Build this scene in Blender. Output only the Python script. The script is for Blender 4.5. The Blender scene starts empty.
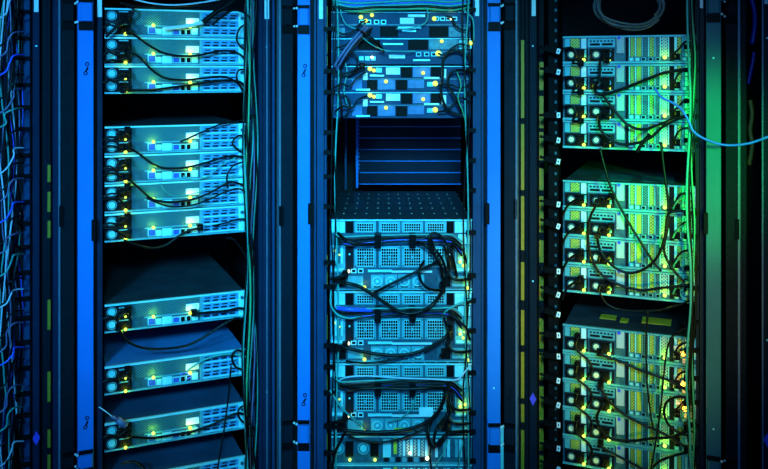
import bpy, math, random
from mathutils import Vector, Matrix
random.seed(7)
S = bpy.context.scene
C = S.collection
PI = math.pi
# ------------------------------------------------------------------ camera
F, CX, HY, CAMZ = 827.0, 384.0, 70.0, 1.65
cam = bpy.data.objects.new('camera', bpy.data.cameras.new('camera'))
C.objects.link(cam)
cam.location = (0, 0, CAMZ)
cam.rotation_euler = (PI / 2, 0, 0)
cam.data.sensor_width = 36.0
cam.data.lens = 36.0 * F / 768.0
cam.data.shift_y = -(234.5 - HY) / 768.0
cam.data.clip_start = 0.02
S.camera = cam
S.view_settings.view_transform = 'Standard'
S.view_settings.look = 'None'
S.view_settings.gamma = 1.0
S.view_settings.use_curve_mapping = False
S.view_settings.exposure = 0.0

# ------------------------------------------------------------------ materials
def mat(name, col, rough=0.5, metal=0.0, emit=None, estr=0.0, noise=0.12, nscale=60.0, spec=0.5, bump=0.0):
    m = bpy.data.materials.new(name)
    m.use_nodes = True
    nt = m.node_tree
    b = nt.nodes['Principled BSDF']
    b.inputs['Roughness'].default_value = rough
    b.inputs['Metallic'].default_value = metal
    b.inputs['Specular IOR Level'].default_value = spec
    tc = nt.nodes.new('ShaderNodeTexCoord')
    nz = nt.nodes.new('ShaderNodeTexNoise')
    nz.inputs['Scale'].default_value = nscale
    nz.inputs['Detail'].default_value = 3.0
    nt.links.new(tc.outputs['Object'], nz.inputs['Vector'])
    rp = nt.nodes.new('ShaderNodeValToRGB')
    rp.color_ramp.elements[0].color = tuple(c * (1 - noise) for c in col) + (1,)
    rp.color_ramp.elements[1].color = tuple(min(1, c * (1 + noise)) for c in col) + (1,)
    rp.color_ramp.elements[0].position = 0.3
    rp.color_ramp.elements[1].position = 0.7
    nt.links.new(nz.outputs['Fac'], rp.inputs['Fac'])
    nt.links.new(rp.outputs['Color'], b.inputs['Base Color'])
    if bump:
        bp = nt.nodes.new('ShaderNodeBump')
        bp.inputs['Strength'].default_value = bump
        bp.inputs['Distance'].default_value = 0.002
        nt.links.new(nz.outputs['Fac'], bp.inputs['Height'])
        nt.links.new(bp.outputs['Normal'], b.inputs['Normal'])
    if emit:
        b.inputs['Emission Color'].default_value = tuple(emit) + (1,)
        b.inputs['Emission Strength'].default_value = estr
    return m

def perforated(name, metal_col, hole_col, pitch, size, plane='xz', rough=0.45, stagger=False, ysc=1.0):
    m = mat(name, metal_col, rough, 0.2)
    nt = m.node_tree
    b = nt.nodes['Principled BSDF']
    rp = [n for n in nt.nodes if n.bl_idname == 'ShaderNodeValToRGB'][0]
    tc = [n for n in nt.nodes if n.bl_idname == 'ShaderNodeTexCoord'][0]
    sp = nt.nodes.new('ShaderNodeSeparateXYZ')
    nt.links.new(tc.outputs['Object'], sp.inputs[0])
    cb = nt.nodes.new('ShaderNodeCombineXYZ')
    nt.links.new(sp.outputs['X'], cb.inputs[0])
    nt.links.new(sp.outputs['Z' if plane == 'xz' else 'Y'], cb.inputs[1])
    if ysc != 1.0:
        ms = nt.nodes.new('ShaderNodeMath'); ms.operation = 'MULTIPLY'; ms.inputs[1].default_value = ysc
        nt.links.new(sp.outputs['Y'], ms.inputs[0]); nt.links.new(ms.outputs[0], cb.inputs[1])
    src = cb.outputs[0]
    if stagger:
        vr = nt.nodes.new('ShaderNodeVectorRotate')
        vr.rotation_type = 'Z_AXIS'
        vr.inputs['Angle'].default_value = PI / 4
        nt.links.new(src, vr.inputs['Vector'])
        src = vr.outputs[0]
    vo = nt.nodes.new('ShaderNodeTexVoronoi')
    vo.voronoi_dimensions = '2D'
    vo.inputs['Randomness'].default_value = 0.0
    vo.inputs['Scale'].default_value = 1.0 / pitch
    nt.links.new(src, vo.inputs['Vector'])
    lt = nt.nodes.new('ShaderNodeMath')
    lt.operation = 'LESS_THAN'
    lt.inputs[1].default_value = size
    nt.links.new(vo.outputs['Distance'], lt.inputs[0])
    mx = nt.nodes.new('ShaderNodeMix')
    mx.data_type = 'RGBA'
    nt.links.new(lt.outputs[0], mx.inputs[0])
    nt.links.new(rp.outputs['Color'], mx.inputs[6])
    mx.inputs[7].default_value = tuple(hole_col) + (1,)
    nt.links.new(mx.outputs[2], b.inputs['Base Color'])
    return m

M = {}
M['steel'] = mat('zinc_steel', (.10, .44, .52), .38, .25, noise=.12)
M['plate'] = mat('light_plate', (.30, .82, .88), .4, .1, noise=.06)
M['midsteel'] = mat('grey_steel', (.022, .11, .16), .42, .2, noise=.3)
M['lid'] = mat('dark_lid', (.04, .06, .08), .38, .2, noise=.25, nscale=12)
M['midlid'] = mat('half_lit_lid', (.03, .09, .18), .4, .2, noise=.2, nscale=10)  # half-lit look of the two lowest lids, put into the colour
M['litlid'] = mat('lit_lid', (.05, .24, .58), .4, .2, noise=.1, nscale=10)  # blue light falling on this lid is painted into its colour
M['dark'] = mat('dark_metal', (.008, .010, .014), .55, .0, spec=.06)
M['black'] = mat('black_plastic', (.004, .004, .005), .5, spec=.05)
M['rubber'] = mat('black_rubber', (.003, .003, .004), .36, spec=.2)
M['blackshaded'] = mat('black_and_shaded_coat', (.008, .010, .014), .5, noise=.2, bump=.2, spec=.08)  # black panels; on frame posts, shade painted in as near-black
M['litpost'] = mat('lit_blue_coat', (.016, .19, .66), .5, noise=.06, nscale=9, bump=.15, spec=.15)  # posts turned to the light: their brightness is painted in
M['navy'] = mat('navy_powder_coat', (.007, .045, .12), .5, noise=.12, nscale=20, spec=.12)
M['deepnavy'] = mat('deep_navy_powder_coat', (.003, .017, .045), .5, noise=.15, nscale=20, spec=.1)
M['shadedpost'] = mat('shaded_post_coat', (.007, .012, .022), .5, noise=.1, nscale=20, spec=.1)  # posts turned from the light: their shade is painted in
M['edge'] = mat('edge_metal', (.16, .20, .28), .4, .2)
M['white'] = mat('white_label', (.85, .85, .88), .5, noise=.04)
M['cyanlab'] = mat('pale_cyan_label', (.62, .85, .9), .5, noise=.04)
M['teal'] = mat('teal_jacket', (.04, .36, .32), .4)
M['darkblue'] = mat('dark_blue_panel', (.0015, .008, .022), .5, spec=.08)
M['chback'] = mat('chassis_back', (.012, .07, .12), .45, .2, noise=.25)
M['green'] = mat('green_jacket', (.05, .36, .16), .4)
M['palec'] = mat('pale_jacket', (.62, .66, .8), .4)
M['purple'] = mat('violet_jacket', (.16, .12, .26), .4)
M['bluec'] = mat('blue_jacket', (.04, .10, .85), .35)
M['limec'] = mat('lime_jacket', (.14, .19, .02), .4)
M['yellow'] = mat('yellow_and_lit_plastic', (.70, .62, .04), .45)  # stickers and labels; on slot covers, light from within painted yellow
M['olive'] = mat('yellow_duct_and_glint', (.42, .23, .01), .5)
M['greyc'] = mat('grey_jacket', (.09, .09, .10), .4)
M['portblue'] = mat('blue_port', (.03, .09, .5), .4)
M['sticker'] = mat('violet_sticker', (.12, .08, .75), .4, emit=None)
M['meshy'] = perforated('lit_mesh', (.50, .56, .08), (.03, .05, .02), .0066, .30, stagger=True)  # yellow light shining through the mesh, painted into its colour
M['cage'] = mat('blue_zinc', (.09, .36, .66), .4, .2, noise=.12)
M['tealpost'] = mat('teal_grey_powder_coat', (.03, .12, .16), .5, noise=.08, nscale=9, spec=.15, bump=.15)
M['modblue'] = mat('blue_module', (.025, .12, .36), .45, noise=.2)
M['tabgrey'] = mat('tab_grey', (.42, .52, .58), .45, noise=.05)
M['greyplug'] = mat('grey_violet_plastic', (.16, .15, .26), .45, noise=.05)
M['blueglow'] = mat('indigo_jacket', (.012, .012, .30), .4)  # colour of a blue glow, painted on cable shapes
M['mesh'] = perforated('vent_mesh', (.04, .22, .25), (.003, .02, .03), .0058, .34, stagger=True)
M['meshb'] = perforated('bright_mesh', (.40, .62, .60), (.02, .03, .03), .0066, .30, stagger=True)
M['dotlid'] = perforated('dotted_lid', (.03, .05, .07), (.85, .9, .8), .0365, .085, plane='xy', ysc=.35)
M['fan'] = mat('fan_hub', (.14, .66, .72), .4, noise=.03)
M['fanc'] = mat('cream_fan_hub', (.80, .80, .55), .4, noise=.03)
M['ledy'] = mat('yellow_led', (.2, .22, .02), .3, emit=(.74, 1, .16), estr=1.25)
M['ledg'] = mat('green_led', (.15, .22, .02), .3, emit=(.66, 1, .20), estr=1.25)
M['ledo'] = mat('orange_led', (1, .5, .1), .3, emit=(1, .42, .04), estr=3)
M['ledw'] = mat('white_led', (1, 1, .8), .3, emit=(1, .92, .35), estr=2)
M['floor'] = mat('floor_tile', (.12, .13, .15), .5, noise=.1, nscale=8)
M['wall'] = mat('dark_wall', (.03, .035, .045), .7, noise=.1, nscale=8)

# ------------------------------------------------------------------ mesh helpers
class MB:
    def __init__(s):
        s.v, s.f, s.mi, s.sm, s.ms = [], [], [], [], []
    def _m(s, m):
        if m not in s.ms:
            s.ms.append(m)
        return s.ms.index(m)
    def box(s, x0, x1, y0, y1, z0, z1, m='steel', ch=0.0):
        if x0 > x1: x0, x1 = x1, x0
        k = s._m(m)
        if ch > 0:   # vertical edges chamfered
            ch = min(ch, (x1 - x0) * .4, (y1 - y0) * .4)
            poly = [(x0 + ch, y0), (x1 - ch, y0), (x1, y0 + ch), (x1, y1), (x0, y1), (x0, y0 + ch)]
        else:
            poly = [(x0, y0), (x1, y0), (x1, y1), (x0, y1)]
        n, b = len(poly), len(s.v)
        s.v += [(x, y, z0) for x, y in poly] + [(x, y, z1) for x, y in poly]
        fs = [tuple(b + i for i in reversed(range(n))), tuple(b + n + i for i in range(n))]
        fs += [(b + i, b + (i + 1) % n, b + n + (i + 1) % n, b + n + i) for i in range(n)]
        s.f += fs; s.mi += [k] * len(fs); s.sm += [False] * len(fs)
        return s
    def quadbox(s, p, h, m='steel'):   # p: 4 (x,z) points in the front plane, h=(y0,y1)
        k, b = s._m(m), len(s.v)
        s.v += [(x, h[0], z) for x, z in p] + [(x, h[1], z) for x, z in p]
        n = len(p)
        fs = [tuple(b + i for i in range(n)), tuple(b + n + i for i in reversed(range(n)))]
        fs += [(b + (i + 1) % n, b + i, b + n + i, b + n + (i + 1) % n) for i in range(n)]
        s.f += fs; s.mi += [k] * len(fs); s.sm += [False] * len(fs)
        return s
    def cyl(s, x, z, y0, y1, r, m='steel', n=14, r1=None):   # axis along y, front at y0
        k, b = s._m(m), len(s.v)
        r1 = r if r1 is None else r1
        s.v += [(x + r1 * math.cos(2 * PI * i / n), y0, z + r1 * math.sin(2 * PI * i / n)) for i in range(n)]
        s.v += [(x + r * math.cos(2 * PI * i / n), y1, z + r * math.sin(2 * PI * i / n)) for i in range(n)]
        fs = [tuple(b + i for i in range(n)), tuple(b + n + i for i in reversed(range(n)))]
        fs += [(b + (i + 1) % n, b + i, b + n + i, b + n + (i + 1) % n) for i in range(n)]
        s.f += fs; s.mi += [k] * len(fs); s.sm += [False, False] + [True] * n
        return s
    def ring(s, x, z, y0, y1, r0, r1, m='steel', n=18):
        k, b = s._m(m), len(s.v)
        for r, y in ((r0, y0), (r1, y0), (r1, y1), (r0, y1)):
            s.v += [(x + r * math.cos(2 * PI * i / n), y, z + r * math.sin(2 * PI * i / n)) for i in range(n)]
        for q in range(4):
            for i in range(n):
                s.f.append((b + q * n + i, b + q * n + (i + 1) % n, b + ((q + 1) % 4) * n + (i + 1) % n, b + ((q + 1) % 4) * n + i))
                s.mi.append(k); s.sm.append(False)
        return s
    def ball(s, x, y, z, r, m, n=8, h=5, sy=1.0):
        k, b = s._m(m), len(s.v)
        s.v.append((x, y, z - r))
        for j in range(1, h):
            a = -PI / 2 + PI * j / h
            s.v += [(x + r * math.cos(a) * math.cos(2 * PI * i / n), y + sy * r * math.cos(a) * math.sin(2 * PI * i / n), z + r * math.sin(a)) for i in range(n)]
        s.v.append((x, y, z + r))
        t = len(s.v) - 1
        fs = [(b, b + 1 + (i + 1) % n, b + 1 + i) for i in range(n)]
        for j in range(h - 2):
            o = b + 1 + j * n
            fs += [(o + i, o + (i + 1) % n, o + n + (i + 1) % n, o + n + i) for i in range(n)]
        o = b + 1 + (h - 2) * n
        fs += [(o + i, o + (i + 1) % n, t) for i in range(n)]
        s.f += fs; s.mi += [k] * len(fs); s.sm += [True] * len(fs)
        return s
    def tube(s, pts, r, m, n=7):
        k, b = s._m(m), len(s.v)
        up = None
        for i, p in enumerate(pts):
            t = (pts[min(i + 1, len(pts) - 1)] - pts[max(i - 1, 0)])
            if t.length < 1e-9: t = Vector((1, 0, 0))
            t.normalize()
            if up is None:
                up = t.orthogonal().normalized()
            else:
                up = (up - t * up.dot(t))
                up = up.normalized() if up.length > 1e-6 else t.orthogonal().normalized()
            w = t.cross(up)
            for j in range(n):
                a = 2 * PI * j / n
                s.v.append(tuple(p + (up * math.cos(a) + w * math.sin(a)) * r))
        L = len(pts)
        fs = []
        for i in range(L - 1):
            fs += [(b + i * n + j, b + i * n + (j + 1) % n, b + (i + 1) * n + (j + 1) % n, b + (i + 1) * n + j) for j in range(n)]
        s.f += fs; s.mi += [k] * len(fs); s.sm += [True] * len(fs)
        s.f += [tuple(b + j for j in reversed(range(n))), tuple(b + (L - 1) * n + j for j in range(n))]
        s.mi += [k] * 2; s.sm += [False] * 2
        return s
    def build(s, name, parent=None, loc=None):
        me = bpy.data.meshes.new(name)
        me.from_pydata(s.v, [], s.f)
        for m in s.ms:
            me.materials.append(M[m])
        me.polygons.foreach_set('material_index', s.mi)
        me.polygons.foreach_set('use_smooth', s.sm)
        me.update()
        o = bpy.data.objects.new(name, me)
        C.objects.link(o)
        if parent is not None: o.parent = parent
        if loc is not None: o.location = loc
        return o

def tag(o, label, cat, group=None, kind=None):
    o['label'] = label; o['category'] = cat
    if group: o['group'] = group
    if kind: o['kind'] = kind
    return o
def empty(name, loc=(0, 0, 0), rz=0.0):
    o = bpy.data.objects.new(name, None)
    o.empty_display_size = .05
    C.objects.link(o)
    o.location = loc; o.rotation_euler = (0, 0, rz)
    return o
def kids(o):
    return [c for c in ALLKIDS.get(o.name, [])]
def tree_kids(o):
    return list(o.children)
def copy_tree(o, parent=None):
    c = o.copy()
    C.objects.link(c)
    if parent is not None: c.parent = parent
    for ch in tree_kids(o):
        copy_tree(ch, c)
    return c
def lamp(kind, name, loc, col, power, size=.1, target=None, parent=None, **kw):
    d = bpy.data.lights.new(name, kind)
    d.color = col; d.energy = power
    if kind == 'AREA':
        d.size = size
        if 'size_y' in kw:
            d.shape = 'RECTANGLE'; d.size_y = kw['size_y']
        if 'spread' in kw: d.spread = kw['spread']
    else:
        d.shadow_soft_size = size
    if kind == 'SPOT':
        d.spot_size = kw.get('angle', 1.0); d.spot_blend = 1.0
    o = bpy.data.objects.new(name, d)
    C.objects.link(o)
    o.location = loc
    if target is not None:
        o.rotation_euler = (Vector(target) - Vector(loc)).to_track_quat('-Z', 'Y').to_euler()
    if parent is not None: o.parent = parent
    return o

# ------------------------------------------------------------------ rack frames
class Rack:
    def __init__(s, px, Y, deg):
        s.o = Vector(((px - CX) / F * Y, Y, 0))
        s.t = math.radians(deg)
        s.ex = Vector((math.cos(s.t), math.sin(s.t), 0))
        s.ed = Vector((-math.sin(s.t), math.cos(s.t), 0))
    def pix(s, px, py, d=0.0):       # where the sight line meets the rack's plane at depth d: (lx, z)
        r = Vector(((px - CX) / F, 1, -(py - HY) / F))
        o = s.o + s.ed * d
        k = o.dot(s.ed) / r.dot(s.ed)
        p = r * k
        return (p - o).dot(s.ex), CAMZ + p.z
    def w(s, lx, d, z):
        return s.o + s.ex * lx + s.ed * d + Vector((0, 0, z))
    def at(s, px, py, d=0.0):
        lx, z = s.pix(px, py, d)
        return s.w(lx, d, z)
R0 = Rack(-52, 2.42, 30)
R1 = Rack(174, 2.63, 23)
R2 = Rack(401, 2.57, 0)
R3 = Rack(628, 2.57, -21)
R4 = Rack(860, 2.45, -30)

# ------------------------------------------------------------------ room
def struct(name, mb):
    o = mb.build(name); o['kind'] = 'structure'; return o
struct('floor', MB().box(-2.6, 2.6, -1.6, 4.4, -.06, 0, 'floor'))
struct('ceiling', MB().box(-2.6, 2.6, -1.6, 4.4, 2.75, 2.82, 'wall'))
struct('wall_back', MB().box(-2.6, 2.6, 4.4, 4.48, 0, 2.75, 'wall'))
struct('wall_left', MB().box(-2.68, -2.6, -1.6, 4.4, 0, 2.75, 'wall'))
struct('wall_right', MB().box(2.6, 2.68, -1.6, 4.4, 0, 2.75, 'wall'))
struct('wall_front', MB().box(-2.6, 2.6, -1.68, -1.6, 0, 2.75, 'wall'))

# ------------------------------------------------------------------ rack cabinets
ZT = 2.06
def cabinet(R, label, verts, sides, depth=.92, shade='blackshaded'):
    """verts: (px0, px1, d, thickness, material, name, {extras})"""
    root = empty('server_rack', R.o, R.t)
    tag(root, label, 'server rack')
    for (p0, p1, d, th, m, nm, ex) in verts:
        x0, x1 = R.pix(p0, 200, d)[0], R.pix(p1, 200, d)[0]
        o = MB().box(x0, x1, d, d + th, .02, ZT, m, ch=ex.get('ch', .0015)).build(nm, root)
        xm = (x0 + x1) / 2
        zt = lambda y: R.pix((p0 + p1) / 2, y, d)[1]
        if 'lab' in ex:      # paper strip near the top of the rail
            a, b = ex['labx']
            xa, xb = R.pix(a, 10, d)[0], R.pix(b, 10, d)[0]
            MB().box(xa, xb, d - .0012, d - .0002, zt(ex['lab']), zt(ex['lab']) + .13, 'white').build('label', o)['label'] = 'white paper strip'
        if 'hole' in ex:     # keyhole shaped lock cut-out
            for q, yy in enumerate(ex['hole']):
                z = zt(yy)
                k = MB()
                k.ring(xm + .004, z, d - .0016, d - .0003, .0035, .0062, 'dark')
                k.quadbox([(xm - .003, z - .022), (xm + .001, z - .026), (xm + .008, z - .012), (xm + .004, z - .008)], (d - .0016, d - .0003), 'dark')
                k.ring(xm - .001, z - .028, d - .0016, d - .0003, .0035, .0062, 'dark')
                k.build('keyhole', o)
        if 'clip' in ex:
            z = zt(ex['clip'])
            xs = x1 if ex.get('clipside', 1) > 0 else x0
            MB().box(xs - .006, xs + .006, d - .004, d + .01, z - .034, z + .03, 'black').build('door_catch', o)
        if 'diamond' in ex:
            z = zt(ex['diamond'])
            MB().quadbox([(xm - .011, z), (xm, z - .022), (xm + .011, z), (xm, z + .022)], (d - .0012, d - .0002), 'sticker').build('sticker', o)['label'] = 'violet diamond sticker'
        if 'screws' in ex:
            for yy in ex['screws']:
                z = zt(yy)
                MB().cyl(xm, z, d - .002, d - .0002, .003, 'plate', 8).build('screw', o)
        if 'hinge' in ex:
            for (ya, yb, hm) in ex['hinge']:
                za, zb = zt(yb), zt(ya)
                wdt = x1 - x0
                h = MB()
                h.box(x0 + .12 * wdt, x1 - .06 * wdt, d - .014, d - .0005, za, zb, hm, ch=.004)
                hb = h.build('hinge_bracket', o)
                MB().box(x0 + .04 * wdt, x1 - .04 * wdt, d - .006, d - .0005, za - .028, za - .002, 'black').build('bracket_recess', hb)
                MB().box(x0 + .04 * wdt, x1 - .04 * wdt, d - .006, d - .0005, zb + .002, zb + .012, 'black').build('bracket_recess', hb)
                sx = x1 + .002 if ex.get('pin', 1) > 0 else x0 - .002
                for zz in (za - .004, zb + .002):
                    MB().ball(sx, d - .006, zz, .0042, 'white', 7, 4).build('hinge_pin', hb)
    (a, b) = sides
    for px in (a, b):
        x = R.pix(px, 200, .06)[0]
        MB().box(x - .006, x + .006, .06, depth, .02, ZT, shade).build('side_panel', root)
    xa, xb = R.pix(a, 200, .06)[0], R.pix(b, 200, .06)[0]
    MB().box(xa + .007, xb - .007, .06, depth, ZT - .03, ZT, shade).build('top_panel', root)
    MB().box(xa + .007, xb - .007, .06, depth, .02, .07, shade).build('base_panel', root)
    d = MB().box(xa + .007, xb - .007, depth - .02, depth, .075, ZT - .035, shade).build('rear_door', root)
    return root

LB = dict
cabinet(R0, 'server rack at the photo\'s left edge, only its cable-filled right side showing', [
    (33, 39.5, 0, .03, 'deepnavy', 'mounting_rail', LB(lab=12, labx=(34, 38.5), diamond=438, screws=(46,), ch=.001)),
    (39.5, 46, .02, .03, 'blackshaded', 'rail_return', {}),
    (46, 53, .01, .02, 'deepnavy', 'corner_flange', {}),
    (53, 58.6, -.005, .03, 'deepnavy', 'corner_flange', {}),
    (58.6, 60.4, -.012, .02, 'edge', 'edge_trim', LB(ch=.0004)),
    (61.5, 74.5, -.02, .05, 'blackshaded', 'frame_post', LB(hole=(62,), clip=215, clipside=-1, hinge=((4, 21, 'dark'), (456, 466, 'dark')))),
], (-160, 60))
cabinet(R1, 'server rack between bright blue post and dark post, holding two server stacks above spaced servers', [
    (78, 93.5, -.03, .06, 'litpost', 'frame_post', LB(hole=(64, 418), clip=230, screws=(), hinge=((3, 21, 'litpost'), (454, 466, 'litpost')), pin=-1)),
    (93.5, 97, .0, .05, 'blackshaded', 'rail_return', {}),
    (97, 102.5, -.002, .05, 'deepnavy', 'mounting_rail', LB(lab=17, labx=(97.2, 101.8), ch=.001)),
    (258.5, 263, .012, .04, 'deepnavy', 'rail_return', {}),
    (263, 270.5, 0, .05, 'deepnavy', 'mounting_rail', LB(lab=19, labx=(264.5, 269), screws=(47, 392), ch=.001)),
    (266.6, 267.6, -.004, .0035, 'edge', 'edge_trim', LB(ch=.0004)),
    (270.5, 279, .03, .04, 'blackshaded', 'corner_flange', {}),
    (272.3, 274.6, .01, .018, 'navy', 'edge_trim', LB(ch=.0004)),
    (279.2, 281, -.02, .03, 'edge', 'edge_trim', LB(ch=.0004)),
    (281.6, 293, -.03, .05, 'shadedpost', 'frame_post', LB(clip=215, clipside=-1, hinge=((9, 25, 'dark'), (424, 441, 'shadedpost')))),
], (96, 284))
cabinet(R2, 'middle server rack with switches at top and three fan-filled chassis below', [
    (297.5, 310, -.03, .06, 'litpost', 'frame_post', LB(hole=(66, 395), clip=213, hinge=((9, 25, 'litpost'), (424, 441, 'litpost')), pin=-1)),
    (310, 314, .01, .04, 'blackshaded', 'corner_flange', {}),
    (314, 316, -.004, .02, 'navy', 'edge_trim', LB(ch=.0004)),
    (316.8, 324, -.002, .05, 'navy', 'mounting_rail', LB(lab=19, labx=(319, 323), ch=.001)),
    (473, 481, -.002, .05, 'navy', 'mounting_rail', LB(lab=16, labx=(475, 479), ch=.001)),
    (481.5, 483.5, -.004, .02, 'navy', 'edge_trim', LB(ch=.0004)),
    (483.5, 487.4, .01, .04, 'blackshaded', 'corner_flange', {}),
    (487.4, 500.5, -.03, .06, 'litpost', 'frame_post', LB(clip=213, clipside=-1, screws=(388,), hinge=((7, 22, 'litpost'), (427, 443, 'litpost')))),
], (318, 486))
rk2 = [o for o in bpy.data.objects if o.name.startswith('server_rack')][-1]
MB().box(-.160, -.151, .585, .60, 1.2, 1.9, 'litpost').build('rear_rail', rk2)
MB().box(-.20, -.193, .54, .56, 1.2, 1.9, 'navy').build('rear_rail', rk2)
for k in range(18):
    MB().box(-.150, -.146, .585, .60, 1.27 + k * .0148, 1.277 + k * .0148, 'litpost').build('rail_tab', rk2)

cabinet(R3, 'server rack of three stacks lit green, with tagged power plugs along its near side', [
    (504, 515.5, -.03, .05, 'shadedpost', 'frame_post', LB(hole=(62, 390), clip=208, hinge=((6, 21, 'shadedpost'), (427, 443, 'shadedpost')), pin=-1)),
    (515.5, 517.2, -.034, .02, 'edge', 'edge_trim', LB(ch=.0004)),
    (517.2, 529, .03, .04, 'blackshaded', 'corner_flange', {}),
    (529.5, 536.5, -.002, .05, 'shadedpost', 'mounting_rail', LB(lab=16, labx=(531.8, 535.8), diamond=399, screws=(46, 281), ch=.001)),
    (699.5, 704.5, -.002, .05, 'shadedpost', 'mounting_rail', LB(lab=8, labx=(700, 703), ch=.001)),
    (704.6, 706, .02, .04, 'blackshaded', 'corner_flange', {}),
    (706, 721, -.03, .06, 'tealpost', 'frame_post', LB(screws=(58, 429), clip=223, clipside=-1, hinge=((0, 13, 'tealpost'), (460, 475, 'tealpost')))),
], (520, 716))
cabinet(R4, 'server rack at the photo\'s right edge, a dark post beside a dark opening', [
    (725.5, 737.5, -.03, .05, 'blackshaded', 'frame_post', LB(hole=(60, 440), clip=228, hinge=((2, 15, 'dark'), (462, 475, 'dark')), pin=-1)),
    (737.8, 740, -.034, .02, 'edge', 'edge_trim', LB(ch=.0004)),
    (740, 746, .0, .03, 'blackshaded', 'corner_flange', {}),
    (761.8, 763.4, -.004, .02, 'edge', 'edge_trim', LB(ch=.0004)),
    (763.4, 771, 0, .05, 'shadedpost', 'mounting_rail', LB(lab=4, labx=(764.5, 769.5), diamond=440, screws=(38, 340), ch=.001)),
], (742, 960))

rk3 = [o for o in bpy.data.objects if o.name.startswith('server_rack')][-2]
xa, zb = R3.pix(500.6, 472, -.03); xb, za = R3.pix(503.4, 428, -.03)
MB().box(xa, xb, -.03, -.004, .05, za, 'plate').build('gap_light_strip', rk3)['label'] = 'pale strip painted as light through the gap, foot of the post'  # light shining through the gap, painted as a pale strip
# ------------------------------------------------------------------ lights on equipment
LEDPOW = .013
LD = {}
for nm, col, k in (('ledy', (.72, 1, .02), 1), ('ledg', (.45, 1, .03), 1), ('ledo', (1, .45, .05), 1.6), ('ledw', (1, .92, .5), 1)):
    d = bpy.data.lights.new(nm + '_glow', 'POINT')
    d.color = col; d.energy = LEDPOW * k; d.shadow_soft_size = .006
    LD[nm] = d
    d2 = d.copy(); d2.energy = d.energy * 3.6; LD[nm + '_big'] = d2
def led(x, z, y, parent, m='ledy', r=.0048, glow=True, big=False):
    o = MB().ball(0, 0, 0, r, m, 8, 6).build('status_light', parent, (x, y, z))
    if glow:
        l = bpy.data.objects.new('light_glow', LD[m + ('_big' if big else '')])
        C.objects.link(l); l.parent = o; l.location = (0, -.011, .003)
    return o

# ------------------------------------------------------------------ servers
HU = .0875
def server_left():
    """2U server: two stacked supplies at one end, mesh vent over ports, card cage with slot rows"""
    root = empty('server')
    W = .438; h = W / 2
    MB().box(-h + .004, h - .004, .004, .62, .0005, HU - .001, 'lid').build('chassis', root)
    p = MB()
    p.box(-h, h, -.006, .0035, HU - .0055, HU - .0004, 'plate')          # lips
    p.box(-h, h, -.006, .0035, .0004, .0052, 'steel')
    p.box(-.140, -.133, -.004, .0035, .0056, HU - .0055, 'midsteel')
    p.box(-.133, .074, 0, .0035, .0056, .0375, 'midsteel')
    p.box(.0725, .081, -.004, .0035, .0056, HU - .0055, 'steel')
    p.build('rear_panel', root)
    MB().box(-.1325, .072, .0005, .0035, .038, HU - .0055, 'mesh').build('vent_panel', root)
    # supplies
    for z0 in (.0062, .0455):
        b = MB()
        b.box(-h + .001, -.139, -.004, .003, z0, z0 + .036, 'dark')
        ps = b.build('power_supply', root)
        MB().ring(-.198, z0 + .018, -.0072, -.0042, .0130, .0150, 'steel').build('fan_guard', ps)
        MB().cyl(-.198, z0 + .018, -.0066, -.0042, .0108, 'fan', 14).build('fan_hub', ps)
        s = MB()
        s.box(-.176, -.141, -.012, -.0042, z0 + .004, z0 + .032, 'black')
        s.build('power_socket', ps)
        MB().box(-.178, -.150, -.0155, -.0125, z0 + .029, z0 + .0325, 'steel').build('handle', ps)
        led(-.158, z0 + .001, -.011, ps, 'ledy', .0056 if z0 < .02 else .004, big=z0 < .02)
    # ports along the lower edge
    for (x0, x1, z0, z1, m) in ((-.088, -.068, .011, .030, 'portblue'), (-.062, -.050, .010, .024, 'plate'), (-.044, -.018, .008, .028, 'plate'),
                                (-.012, .006, .009, .024, 'portblue'), (.012, .024, .009, .024, 'black'), (.030, .042, .009, .024, 'black'), (.048, .064, .010, .028, 'plate')):
        b = MB().box(x0 - .002, x1 + .002, -.005, -.0003, z0 - .002, z1 + .002, 'plate').box(x0, x1, -.0062, -.0052, z0, z1, m)
        b.build('port', root)
    MB().box(.028, .070, -.003, -.0003, .041, .062, 'cyanlab').build('label_plate', root)
    led(-.074, .036, -.009, root, 'ledg', .0060, big=True)
    led(.040, .034, -.009, root, 'ledy', .0062, big=True)
    MB().box(-.100, .060, -.0045, -.0003, .0325, .0365, 'steel').build('port_rail', root)
    # card cage
    g = MB()
    g.box(.0815, .197, .001, .0035, .0056, HU - .0055, 'cage')
    for r in range(3):
        zb = .010 + r * .0245
        for q in range(4):
            x = .0860 + q * .0275
            g.box(x, x + .019, -.0004, .0008, zb + .003, zb + .008, 'dark')
            g.box(x + .003, x + .021, -.0004, .0008, zb + .013, zb + .0165, 'dark')
        g.box(.082, .1965, -.0035, .0008, zb - .003, zb + .0003, 'plate')
    g.build('slot_grille', root)
    for sx in (-1, 1):
        if sx > 0:
            MB().box(.198, h - .0005, -.004, .0035, .0056, HU - .0055, 'plate', ch=.003).build('mounting_ear', root)
    MB().cyl(.209, .065, -.009, -.0045, .0055, 'midsteel', 10).build('thumbscrew', root)
    return root

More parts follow.
